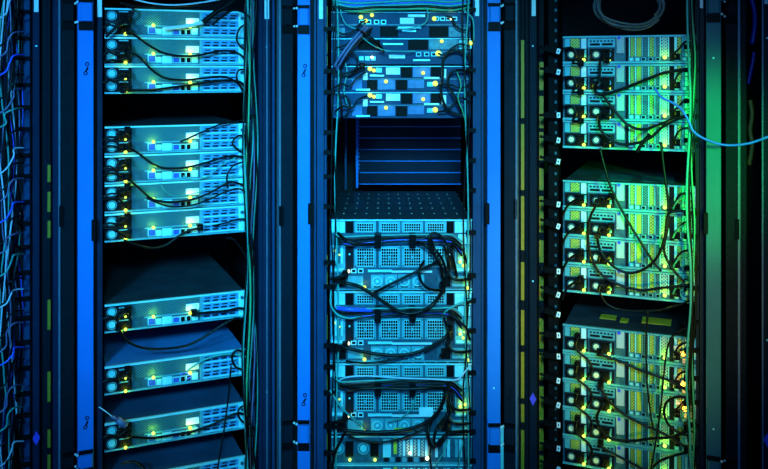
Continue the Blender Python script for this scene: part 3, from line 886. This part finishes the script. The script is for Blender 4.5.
c1([(119, 329, -.03), (126, 340), (138, 346.5), (155, 349), (180, 347), (195, 342), (210, 333), (225, 323.5), (238, 318), (249, 324)], 'long black cord drooping in the gap under the dark-lidded lone server', plug=(0,), d0=-.04, r=.0034)
c1([(195, 314), (210, 312), (225, 311), (240, 308), (250, 312)], 'short black cord over ports of the dark-lidded lone server', r=.003, d0=-.03, plug=(0,))
c1([(187, 371), (200, 362), (215, 356), (232, 354), (246, 357)], 'teal-black cord arching over the lone server with blue-lit lid', r=.0026, m='teal', d0=-.03)
c1([(180, 375), (186, 373), (191, 377), (187, 379)], 'short blue cable curl in the ports of the lone server with blue-lit lid', r=.0018, m='bluec', d0=-.012)
c1([(126, 436, -.03), (150, 438), (175, 434.5), (190, 432), (210, 425.5), (225, 418.5), (238, 413), (249, 416)], 'black cord lying across the lone server with the grey plug', plug=(0,), r=.0032)
gp = c1([(99, 407, -.03), (105, 411), (112, 416.5)], 'thin pale cord ending in a grey plug over the power supplies of a lone server', r=.0014, m='palec', d0=-.045)
g0 = R1.at(112, 416.5, -.045) - gp.location; g1 = R1.at(117, 419.5, -.047) - gp.location; g2 = R1.at(126, 426, -.047) - gp.location
MB().tube([g0, g1], .0042, 'greyplug', 8).tube([g1 + (g2 - g1) * .02, g2], .0105, 'greyplug', 8).build('plug', gp)
c1([(231, 366), (228.5, 395), (224, 430), (218, 466), (215, 490)], 'black cord hanging straight down past the lowest lone servers', r=.0022, d0=-.06)
c1([(121, 464), (131, 461.5), (140, 464), (146, 472), (148, 486)], 'pale-edged black cord arc at the lowest blue-lit server', r=.0028, d0=-.03)
c1([(248, 356), (238, 350), (232, 356), (236, 367), (249, 372)], 'black cord loop beside the lone server with blue-lit lid', r=.003, d0=-.04)
c1([(250, 405), (241, 407), (238, 414), (243, 422), (251, 424)], 'black cord loop beside the lone server with grey plug', r=.0028, d0=-.045)
for k, (y, w) in enumerate(((24, 'topmost server of the top stack'), (51, 'second server of the top stack'), (79, 'third server of the top stack'), (136, 'top server of the stack of four'),
                            (165, 'second server of the stack of four'), (193, 'third server of the stack of four'), (222, 'bottom server of the stack of four'),
                            (315, 'dark-lidded lone server'), (378, 'lone server with blue-lit lid'), (434, 'lone server with the grey plug'))):
    j = random.uniform(-2, 2)
    c1([(128, y - 5 + j), (123, y - 1), (116, y + 2 + j), (109, y + 1), (103, y + 4)], f'short black cord trailing from the {w}', r=.0027, d0=-.05, plug=(0,))
    c1([(127, y + 9), (131, y + 5 + j), (129, y - 2), (122, y - 5), (117, y - 2 + j), (119, y + 5)], f'black cord curled on the {w}', r=.0023, d0=-.06)

def bundle(R, x0, x1, n, cols, lab, group, d=(.0, .03), y0=-30, y1=500, amp=2.2, step=42, rr=(.0018, .0028)):
    for i in range(n):
        xb = x0 + (x1 - x0) * (i + .5) / n
        ph = random.uniform(0, 6); f = random.uniform(.7, 1.4)
        dd = d[0] + (d[1] - d[0]) * i / max(1, n - 1)
        pts = []
        y = y0
        while y < y1:
            pts.append((xb + amp * math.sin(ph + y * f / 38) + random.uniform(-.7, .7), y, dd + random.uniform(-.0006, .0006)))
            y += step
        m = cols[i % len(cols)]
        nm = {'teal': 'teal', 'green': 'green', BK: 'black', 'palec': 'pale', 'purple': 'violet', 'bluec': 'blue'}[m]
        cable(R, pts, random.uniform(*rr), m, lab.format(c=nm), group.format(c=nm), 'network_cable')
bundle(R1, 244, 256, 11, [BK, 'teal', BK, 'green', BK, BK, 'teal', 'purple', BK], '{c} cable running down the cable manager of the blue-lit rack', '{c} cables down the blue-lit rack side', d=(-.066, -.004), amp=2.4)
bundle(R2, 331, 338, 3, [BK, BK, 'teal'], '{c} cable running down the middle rack beside its near-left cable manager', '{c} cables down the middle rack, near-left', d=(-.046, -.036), amp=1.5, rr=(.0018, .0022))
bundle(R2, 464, 470, 3, [BK, 'teal', BK], '{c} cable running down the middle rack beside its far-right cable manager', '{c} cables down the middle rack, far-right', d=(-.046, -.036), amp=1.8, rr=(.0018, .0022))
bundle(R3, 688, 696, 6, ['teal', BK, BK, 'green', BK, BK], '{c} cable running down the end of the green-lit servers', '{c} cables down the green-lit rack', d=(-.090, -.050), amp=1.8)
bundle(R0, 1, 24, 17, ['palec', BK, 'teal', 'purple', BK, 'bluec', BK], '{c} cable winding down the tangle at the photo\'s left edge', '{c} cables in the left edge tangle', d=(.006, .14), amp=5, step=26)
for i in range(26):      # side loops of the tangle
    y = -5 + i * 18.5 + random.uniform(-6, 6)
    w = random.uniform(10, 20); h = random.uniform(14, 34)
    m = ['palec', BK, 'purple', 'bluec', BK, 'purple', 'teal', BK][i % 8]
    nm = {'teal': 'teal', BK: 'black', 'palec': 'pale', 'purple': 'violet', 'bluec': 'blue'}[m]
    dd = -.054 - .0055 * (i % 8)
    cable(R0, [(24, y, -.03), (14, y + 1, dd), (24 - w, y + h * .3, dd), (6, y + h * .75, dd), (-4, y + h, dd)], .0022, m,
          f'{nm} cable looping out of the tangle at the photo\'s left edge', f'{nm} loops in the left edge tangle', 'network_cable')

G2 = 'cords across the middle rack'
def c2(pts, lab, r=rw, m=BK, d0=-.035, **k): return cable(R2, pts, r, m, lab, G2, 'power_cable' if m == BK else 'network_cable', d0, **k)
# top bundle
for i, (m, nm) in enumerate((('bluec', 'blue'), ('bluec', 'blue'), ('teal', 'teal'), ('bluec', 'blue'), ('teal', 'teal'), (BK, 'black'), ('green', 'green'))):
    y = -3 + i * 2.0
    pts = [(332, y - 2 + random.uniform(-2, 2)), (352, y + 2), (375, y + 1 + random.uniform(-1, 1)), (400, y), (425, y - 1 + random.uniform(-1, 1)), (450, y + 1), (470, y - 2)]
    cable(R2, pts, .0034, m, f'{nm} cable of the thick bundle across the top of the middle rack', f'{nm} cables in the middle rack top bundle', 'network_cable', -.03 - .003 * (i % 3))
c2([(333, 69), (340, 57), (350, 43), (358, 34), (365, 27)], 'thick violet cable slanting up to the topmost switch, outer strand', r=.0035, m='purple', d0=-.05)
c2([(337, 70), (344, 57), (353, 44), (361, 35), (368, 28)], 'thick violet cable slanting up to the topmost switch, inner strand', r=.0032, m='purple', d0=-.055)
c2([(340, 69), (348, 56), (357, 44), (364, 37), (372, 28)], 'black cord slanting up to the topmost switch beside violet cables', r=.003, d0=-.045)
c2([(358, 30), (366, 35), (375, 42), (384, 51)], 'thick black cord end slanting down over the second switch', r=.0045, d0=-.06)
c2([(360, 35), (368, 42), (378, 48), (392, 51), (415, 51)], 'thin teal cable below the thick black cord end', r=.0013, m='teal', d0=-.065)
c2([(341, 3), (341, 14), (346, 24), (356, 29)], 'teal cable curving down at the near end of the topmost switch', r=.0016, m='teal')
c2([(425, 4), (428, 14), (425, 23), (412, 28), (396, 29)], 'teal cable curving under the white label of the topmost switch', r=.0016, m='teal')
c2([(460, 5), (466, 12), (473, 20), (474, 40)], 'teal cable arching at the far end of the topmost switch', r=.002, m='teal')
c2([(471, 58), (458, 51), (447, 54), (443, 62), (443, 75), (441, 90), (444, 103), (451, 112), (468, 117)], 'black cord making a long loop around the switch ends', r=.0034)
c2([(470, 72), (458, 70), (450, 74), (448, 84), (452, 92), (458, 103), (462, 112)], 'black cord bending down between the lower two switches', r=.0034, d0=-.05)
c2([(342, 52), (350, 52), (357, 58), (357, 66), (350, 72), (338, 74)], 'black cord loop at the near end of the second switch', r=.0026)
c2([(334, 74), (345, 76), (354, 72), (362, 66)], 'black cord with tag reaching the third switch', r=.003, plug=(1,))
c2([(336, 95), (345, 96), (350, 104), (347, 114), (340, 118)], 'black cord loop at the near end of the lowest switch', r=.0026)
for k, (pts, m, lab) in enumerate((
    ([(334, 30), (343, 34), (352, 32), (360, 24), (366, 20)], BK, 'black cord reaching up to the ports of the topmost switch'),
    ([(336, 48), (346, 45), (354, 38), (362, 30)], BK, 'black cord just under the ports of the topmost switch'),
    ([(334, 88), (342, 84), (350, 86), (356, 79), (366, 72)], BK, 'black cord twisting up to the third switch'),
    ([(335, 112), (343, 106), (352, 108), (358, 100), (367, 96)], BK, 'black cord twisting up to the lowest switch'),
    ([(338, 60), (341, 75), (339, 92), (342, 110), (340, 122)], BK, 'black cord hanging along the near ends of the switches'),
    ([(344, 58), (347, 72), (344, 90), (347, 104)], 'teal', 'teal cable hanging along the near ends of the switches'),
    ([(470, 47), (461, 44), (452, 48), (444, 55), (438, 53)], BK, 'black cord curving into the far ports of the second switch'),
    ([(470, 84), (462, 88), (454, 86), (446, 84), (438, 86)], BK, 'black cord curving into the far ports of the third switch'),
    ([(470, 104), (463, 98), (455, 102), (447, 110), (438, 112)], BK, 'black cord curving into the far ports of the lowest switch'),
    ([(457, 72), (461, 85), (458, 98), (463, 112), (466, 124)], 'green', 'green cable hanging along the far ends of the switches'),
    ([(471, 28), (464, 30), (456, 26), (452, 18), (446, 16)], BK, 'black cord curving into the far ports of the topmost switch'))):
    c2(pts, lab, r=.0026 if m == BK else .0016, m=m, d0=-.032 - .005 * (k % 5))
# cable trays of the three chassis
for t, (y, lab) in enumerate(((236.5, 'uppermost'), (309.5, 'middle'), (381.5, 'lowest'))):
    for i, (m, nm, oy, dd) in enumerate((('teal', 'pale green-blue', -2.6, -.0445), (BK, 'black', .2, -.038), ('palec', 'pale', -1.0, -.0265), (BK, 'black', 3.4, -.0325), ('bluec', 'blue', 5.2, -.0265), (BK, 'black', 6.6, -.0475))):
        j = random.uniform(-1, 1)
        pts = [(333 + i, y - 4 + oy * .3 + j), (340, y + oy * .7 + 2), (352, y + oy + 2.5), (378, y + oy * .8 + 1), (400, y + oy * .7 + j), (412, y + oy * .7), (436, y + oy * .8 + j), (452, y + oy + 1), (462, y + oy + 8 + i)]
        cable(R2, pts, .0025 if m == BK else .002, m, f'{nm} cable in the cable tray of the {lab} blade chassis', f'{nm} cables in the {lab} chassis tray', 'network_cable', dd)
    for px in (378, 412):
        q = MB().box(-.010, .010, -.055, -.048, -.022, .018, 'black').box(-.010, .010, -.048, -.008, .013, .018, 'black').box(-.010, .010, -.048, -.008, -.022, -.017, 'black').build('cable_clamp', None, R2.at(px, y + 1))
        tag(q, f'dark cable clamp on the tray of the {lab} blade chassis, ' + ('near its second fan' if px < 400 else 'near its third fan'), 'cable clamp', 'cable clamps on the chassis trays')
c2([(338, 233), (346, 240), (360, 244.5), (380, 243.5)], 'thick black cord drooping at the near end of the uppermost tray', r=.0042, d0=-.06)
c2([(412, 241), (425, 245), (434, 254), (440, 264), (442.5, 276)], 'thick black cord diving from the uppermost tray to the plugs', r=.0044, d0=-.062)
c2([(430, 236), (434, 248), (442, 259), (447.5, 275)], 'black cord diving steeply beside the thick one, uppermost chassis', r=.0036, d0=-.075)
c2([(433, 250), (429, 241), (431, 234), (438, 234), (446, 243), (453, 258), (457, 277)], 'black cord bent over like a hook on the uppermost chassis', r=.0036, d0=-.085)
c2([(452, 243), (461, 248), (465, 256), (467, 265)], 'dark cord arching over the far interface module, uppermost chassis', r=.0028, d0=-.05)
c2([(372, 294), (385, 287), (400, 279.5), (420, 270), (440, 261)], 'black cord slanting across the uppermost chassis power modules', r=.0036, d0=-.055)
c2([(424, 261), (419.5, 270), (421, 281), (429, 289), (442, 290)], 'black cord looping under the slanting one', r=.0036, d0=-.065)
c2([(334, 281), (345, 283), (358, 286), (370, 293), (385, 303), (398, 311), (410, 313.5), (422, 311), (433, 304), (443, 291)], 'thick black cord drooping over the middle chassis fans', r=.0048, d0=-.07, plug=(1,))
c2([(331, 291), (331, 305), (337, 314), (348, 318), (362, 317)], 'teal cable looping at the near end of the middle chassis', r=.0026, m='teal', d0=-.06)
c2([(337, 308), (350, 309.5), (372, 310)], 'thick blue cable end in the middle chassis tray', r=.0055, m='bluec', d0=-.058)
c2([(471, 299), (458, 304), (446, 311), (442, 318)], 'teal cable crossing to the middle chassis far end', r=.0022, m='teal', d0=-.05)
c2([(448, 312), (458, 320), (466, 328), (470, 340)], 'black cord dropping at the middle chassis far end', r=.0032, d0=-.05)
c2([(332, 344), (345, 347.5), (365, 352), (388, 355), (410, 354), (428, 348), (443, 339), (450, 331)], 'thick black cord drooping over the middle chassis power modules', r=.0044, d0=-.06, plug=(1,))
c2([(346, 361), (365, 363), (385, 361), (405, 356), (425, 349)], 'thin black cord below the drooping one, above the lowest chassis fans', r=.0026, d0=-.05)
c2([(338, 381), (348, 377), (370, 376), (400, 378), (430, 379), (455, 380), (463, 374), (471, 364)], 'pale cable stretched straight across the lowest chassis', r=.0020, m='palec', d0=-.065)
c2([(340, 386), (360, 388.5), (385, 388), (405, 389), (430, 388), (450, 388)], 'thick black cord along the lowest chassis tray', r=.0046, d0=-.064)
c2([(330, 390), (339, 404), (350, 416), (364, 427)], 'teal cable slanting down over the lowest chassis near end', r=.0024, m='teal', d0=-.055)
c2([(412, 391), (415.5, 398), (412, 408), (402, 417), (388, 422)], 'teal cable curving across the lowest chassis fans', r=.0018, m='teal', d0=-.055)
c2([(330, 424), (345, 430), (365, 432), (385, 432), (405, 430), (425, 423), (438, 412), (446, 394), (449, 382)], 'thick black cord sweeping up beside the lowest chassis fans', r=.0048, d0=-.066)
c2([(345, 434), (360, 440), (380, 442), (400, 439), (420, 431), (432, 423)], 'thin black cord sagging over the round-fan server', r=.0030, d0=-.05)
c2([(332, 470), (335, 453), (341, 440), (346, 429), (343, 420)], 'black cord curving up past the round-fan server\'s supplies', r=.0036, d0=-.055)
c2([(431, 418), (428, 432), (430, 444), (434, 447), (441, 440), (450, 433), (471, 431)], 'thick black cord looping over the round-fan server slots', r=.0048, d0=-.06)
c2([(444, 418), (437, 428), (434, 440), (438, 446), (446, 436), (449, 424)], 'black cord making a narrow loop over the round-fan server slots', r=.0038, d0=-.075)
c2([(431, 446), (430, 456), (432, 472)], 'thin black cord hanging below the narrow loop', r=.0022, d0=-.055)
c2([(448, 440), (444, 452), (438, 462), (434, 474)], 'teal cable curling down over the round-fan server', r=.002, m='teal', d0=-.05)
c2([(465, 436), (461, 450), (458, 472)], 'teal cable hanging at the far end of the round-fan server', r=.0018, m='teal', d0=-.05)
c2([(450, 395), (452, 405), (458, 410), (471, 409)], 'black cord turning toward the far cable manager, lowest chassis', r=.0036, d0=-.05)
for k, (y, w) in enumerate(((276, 'uppermost'), (348, 'middle'), (420, 'lowest'))):
    c2([(446, y - 6), (452, y + 2), (460, y + 4), (471, y + 3)], f'short black cord from the {w} chassis far power inlet', r=.004, d0=-.05)
    c2([(331, y + 3), (337, y + 2), (345, y - 1)], f'short black cord from the {w} chassis near power inlet', r=.0044, d0=-.045, plug=(1,))
    c2([(440, y + 8), (445, y + 2), (450, y - 8), (447, y - 20), (444, y - 30)], f'black cord rising beside the {w} chassis fans', r=.0032, d0=-.058)

G3 = 'cords draped over the green-lit servers'
def c3(pts, lab, r=rw, m=BK, d0=-.04, **k): return cable(R3, pts, r, m, lab, G3, 'power_cable' if m == BK else 'network_cable', d0, **k)
c3([(594, 84), (596, 92), (604, 94.5), (625, 88), (650, 78), (668, 72), (690, 69)], 'thick black cord rising across the second server of the top green stack', r=.0042, plug=(0,))
c3([(603, 95), (614, 110), (627, 124), (642, 129.5), (658, 125), (676, 118.5), (692, 116)], 'black cord sagging across the third and lowest servers of the top green stack', r=.0038, d0=-.05)
c3([(599, 117), (600, 128), (607, 137), (620, 144), (635, 143.5), (650, 138), (664, 126), (680, 118), (692, 114)], 'black cord sagging deepest across the lowest server of the top green stack', r=.0038, d0=-.062, plug=(0,))
c3([(600, 60), (600, 72), (598, 84)], 'black cord joining supplies of the first two servers, top green stack', r=.0036, d0=-.045)
c3([(637, 152), (643, 142), (650, 134)], 'thick black cord end hanging below the top green stack', r=.0048, d0=-.045)
c3([(655, 88), (661, 97), (673, 103), (682, 110), (689, 122), (694, 132), (706, 139.5), (725, 145), (748, 143.5), (770, 136)], 'bright blue cable swinging out past the green post', r=.0030, m='bluec', d0=-.105)
c3([(600, 148), (604, 165), (612, 190), (625, 216), (640, 241), (652, 260), (661, 271)], 'long black cord running steeply down across the middle green stack', r=.0034, d0=-.06)
c3([(661, 142), (664, 170), (668, 200), (668, 225), (664, 250), (672, 268), (684, 282)], 'black cord hanging nearly straight down over the middle green stack slots', r=.0034, d0=-.052)
c3([(597, 203), (590, 218), (588, 238), (591, 256), (600, 273), (615, 283), (640, 290), (660, 288), (690, 285)], 'black cord swinging in a wide bow over the middle green stack', r=.0036, d0=-.046, plug=(0,))
c3([(597, 236), (601, 252), (614, 267), (630, 273), (646, 268), (658, 256), (665, 236), (668, 215), (678, 211), (690, 212)], 'black cord making a big loop over the middle green stack slots', r=.0036, d0=-.07, plug=(0,))
c3([(600, 293), (606, 303), (618, 309), (640, 311), (665, 309), (692, 300)], 'dark yellow-edged cord drooping under the middle green stack', r=.0026, d0=-.04)
c3([(599, 354), (610, 358), (622, 362), (640, 370), (660, 377), (676, 384), (690, 392)], 'black cord slanting across the uppermost servers of the bottom green stack', r=.0036, plug=(0,))
c3([(600, 387), (609, 401), (622, 413), (640, 423), (656, 430), (668, 436), (684, 446)], 'black cord slanting across the third server of the bottom green stack', r=.0036, d0=-.05, plug=(0,))
c3([(603, 404), (597, 416), (600, 428), (610, 438), (630, 441), (650, 438.5), (670, 437), (690, 430)], 'black cord bowing across the fourth server of the bottom green stack', r=.0036, d0=-.06)
c3([(600, 446), (612, 453), (630, 462), (645, 470), (660, 476)], 'black cord slanting across the lowest server of the bottom green stack', r=.0034, d0=-.05, plug=(0,))
c3([(648, 310), (646, 340), (647, 380), (650, 410), (653, 428)], 'thin black cord hanging straight over the bottom green stack, nearer the release tabs', r=.0024, d0=-.068)
c3([(692, 326), (676, 333), (668, 346), (664, 372), (661, 405), (656, 440), (650, 475)], 'thin black cord hanging over the bottom green stack slots', r=.0024, d0=-.076)
c3([(690, 398), (676, 397), (667, 402), (664, 412), (668, 424), (678, 432), (690, 436)], 'black cord loop near the orange light', r=.0034, d0=-.06)
c3([(690, 452), (676, 455), (660, 461), (648, 472)], 'black cord curving down at the foot of the bottom green stack', r=.0034, d0=-.045)
for k, (y, w) in enumerate(((49, 'first'), (78, 'second'), (107, 'third'))):
    c3([(563, y), (572, y - 1), (576, y + 6), (573, y + 14), (580, y + 12 + 2)], f'short black cord bending into the {w} server\'s near supply, top green stack', r=.0032, d0=-.035, plug=(1,))
for k, (y, w) in enumerate(((196, 'first'), (224, 'second'), (251, 'third'), (278, 'lowest'))):
    c3([(562, y + 22), (566, y + 12), (572, y + 6), (580, y + 2)], f'short black cord bending into the {w} server\'s near supply, middle green stack', r=.0032, d0=-.035, plug=(1,))
for k, (y, w) in enumerate(((338, 'first'), (366, 'second'), (394, 'third'), (421, 'fourth'))):
    c3([(577, y), (575, y + 8), (580, y + 15), (588, y + 22), (592, y + 31), (588, y + 38)], f'black cord linking near supplies at the {w} server, bottom green stack', r=.0034, d0=-.04, plug=(0,))
for k, (y, w) in enumerate(((60, 'first'), (88, 'second'), (117, 'third'), (145, 'lowest'))):
    c3([(606, y), (612, y - 3), (611, y - 9), (604, y - 10)], f'black plug lead curled at the {w} server\'s far supply, top green stack', r=.003, d0=-.025, plug=(0,))
for k, (y, w) in enumerate(((200, 'first'), (230, 'second'), (259, 'third'), (288, 'lowest'))):
    c3([(611, y - 3), (606, y - 1), (600, y - 3), (598, y + 4)], f'black plug lead curled at the {w} server\'s far supply, middle green stack', r=.0034, d0=-.028, plug=(0,))
for k, (y, w) in enumerate(((203, 'first'), (232, 'second'), (262, 'third'), (288, 'lowest'))):
    c3([(692, y - 8), (682, y - 6), (676, y), (673, y + 6)], f'green cable plugged into end slots of the {w} server, middle green stack', r=.0022, m='green', d0=-.04)
STK = (('top', 63.6, 4), ('middle', 211.0, 4), ('bottom', 358.7, 4))
for st, y0, n in STK:
    for k in range(n):
        y = y0 + k * 28.75 - 16 + (4 if st == 'middle' else 6 if st == 'bottom' else 0)
        w = ('uppermost', 'second', 'third', 'fourth' if st == 'bottom' else 'lowest')[k]
        j = random.uniform(-2.5, 2.5)
        c3([(694, y - 3 + j), (686, y - 6), (679, y - 1 + j), (675, y + 5), (677, y + 9)], f'black lead curling into the end slots of the {w} server, {st} green stack', r=.0026, d0=-.03, plug=(1,))
        c3([(694, y + 5), (685, y + 2 + j), (680, y + 7), (683, y + 12 + j)], f'thin lead curling low at the end of the {w} server, {st} green stack', r=.0018, m='teal' if k % 2 else 'green', d0=-.034)
# coil
W = []
for i in range(0, 5 * 16 + 1):
    a = 2 * PI * i / 16 + .6
    k = i / 80.
    W.append((630 + (35 - 5 * k + 2 * math.sin(a * .7)) * math.cos(a), 6 + (23 - 5 * k + 1.5 * math.sin(i)) * math.sin(a), -.015 - .035 * k + .006 * math.sin(a)))
cable(R3, W, .0030, 'greyc', 'black cable coiled in rings above the top green stack', None, 'cable_coil', sub=3, cat='cable coil')

# tagged plugs on the near side of the green-lit rack
pl0 = None
for k, y in enumerate((50, 71, 115, 139, 160, 203, 224, 270, 292, 312, 334, 355, 378, 402, 423, 446, 466)):
    if pl0 is None:
        pl0 = empty('power_plug')
        MB().box(-.030, .020, -.009, .009, -.009, .009, 'black', ch=.003).build('plug_body', pl0)
        MB().tube([Vector((-.031, 0, 0)), Vector((-.044, 0, 0))], .0045, 'rubber', 8).build('strain_relief', pl0)
        t = MB().box(.012, .023, -.0105, -.0092, -.0085, .0085, 'white').build('tag', pl0)
        t['label'] = 'white tag'
        MB().box(.0155, .0190, -.0112, -.0106, -.003, .003, 'dark').build('mark', t)
        o = pl0
    else:
        o = copy_tree(pl0)
    o.location = R3.at(553.5, y, -.02)
    o.rotation_euler = (0, random.uniform(-.05, .30), R3.t)
    w = 'first second third fourth fifth sixth seventh eighth ninth tenth eleventh twelfth thirteenth fourteenth fifteenth sixteenth lowest'.split()[k]
    tag(o, f'{w} black power plug with white tag, counted from the top of the column', 'power plug', 'white-tagged power plugs beside the green-lit servers')

# orange lights at the end of the bottom green stack
for k, (px, py, w) in enumerate(((683, 353, 'upper'), (683, 383, 'middle'), (685, 408, 'lower'))):
    p = R3.at(px, py, -.012)
    q = empty('indicator_lamp', p, R3.t)
    tag(q, f'{w} orange glowing lamp at the end of the bottom green stack', 'indicator lamp', 'orange lamps on the bottom green stack')
    MB().box(-.009, .009, 0, .010, -.009, .009, 'dark').build('lamp_base', q)
    led(0, 0, -.006, q, 'ledo', .0085, big=True)
    for dx, dz in ((-.022, -.012), (-.020, .014), (.004, -.024)):
        MB().box(dx - .006, dx + .006, -.004, .008, dz - .005, dz + .005, 'white').build('connector', q)  # white blocks added to catch the orange glow

cable(R4, [(751, -2), (754, 8), (755, 20), (754, 32), (752, 44)], .0065, 'blueglow', 'thick deep blue cable hanging in the dark opening at the photo\'s right edge', None, 'network_cable', .10)  # blue glow blotches in the opening, painted as cable shapes
cable(R4, [(754, 52), (753, 60), (751, 70), (748, 84)], .005, 'blueglow', 'short deep blue cable lower in the dark opening at the photo\'s right edge', None, 'network_cable', .10)
cable(R4, [(750, 100), (752, 115), (750, 130), (752, 145), (749, 165)], .006, 'limec', 'thick lime cable hanging in the dark opening at the photo\'s right edge', None, 'network_cable', .10)
# ------------------------------------------------------------------ light
w = bpy.data.worlds.new('world'); S.world = w; w.use_nodes = True
w.node_tree.nodes['Background'].inputs[0].default_value = (.0, .12, .4, 1)
w.node_tree.nodes['Background'].inputs[1].default_value = .05
lamp('SPOT', 'blue_lamp', (-1.0, -.6, 2.2), (.05, .52, 1.0), 610, .2, (-.80, 2.6, 1.30), angle=.68)
lamp('SPOT', 'cyan_lamp', (.12, -.8, 2.5), (.05, .66, 1.0), 720, .2, (.03, 2.57, 1.20), angle=.60)
lamp('SPOT', 'neutral_lamp', (.4, -.6, 2.3), (.36, .70, .74), 150, .2, (.66, 2.6, 1.25), angle=.50)
lamp('AREA', 'front_blue_lamp', (-.2, -1.2, 1.5), (.01, .30, 1.0), 26, 1.2, (-.1, 2.6, 1.1), size_y=1.4)
lamp('SPOT', 'green_lamp', (1.25, .9, 1.65), (.02, 1.0, .12), 330, .08, (.95, 2.45, 1.38), angle=.44)
lamp('SPOT', 'yellow_fill_light', (.85, .5, .9), (.95, 1.0, .02), 80, .08, (.72, 2.5, .95), angle=.58)  # unseen spot added so the yellow surfaces of this rack read yellow
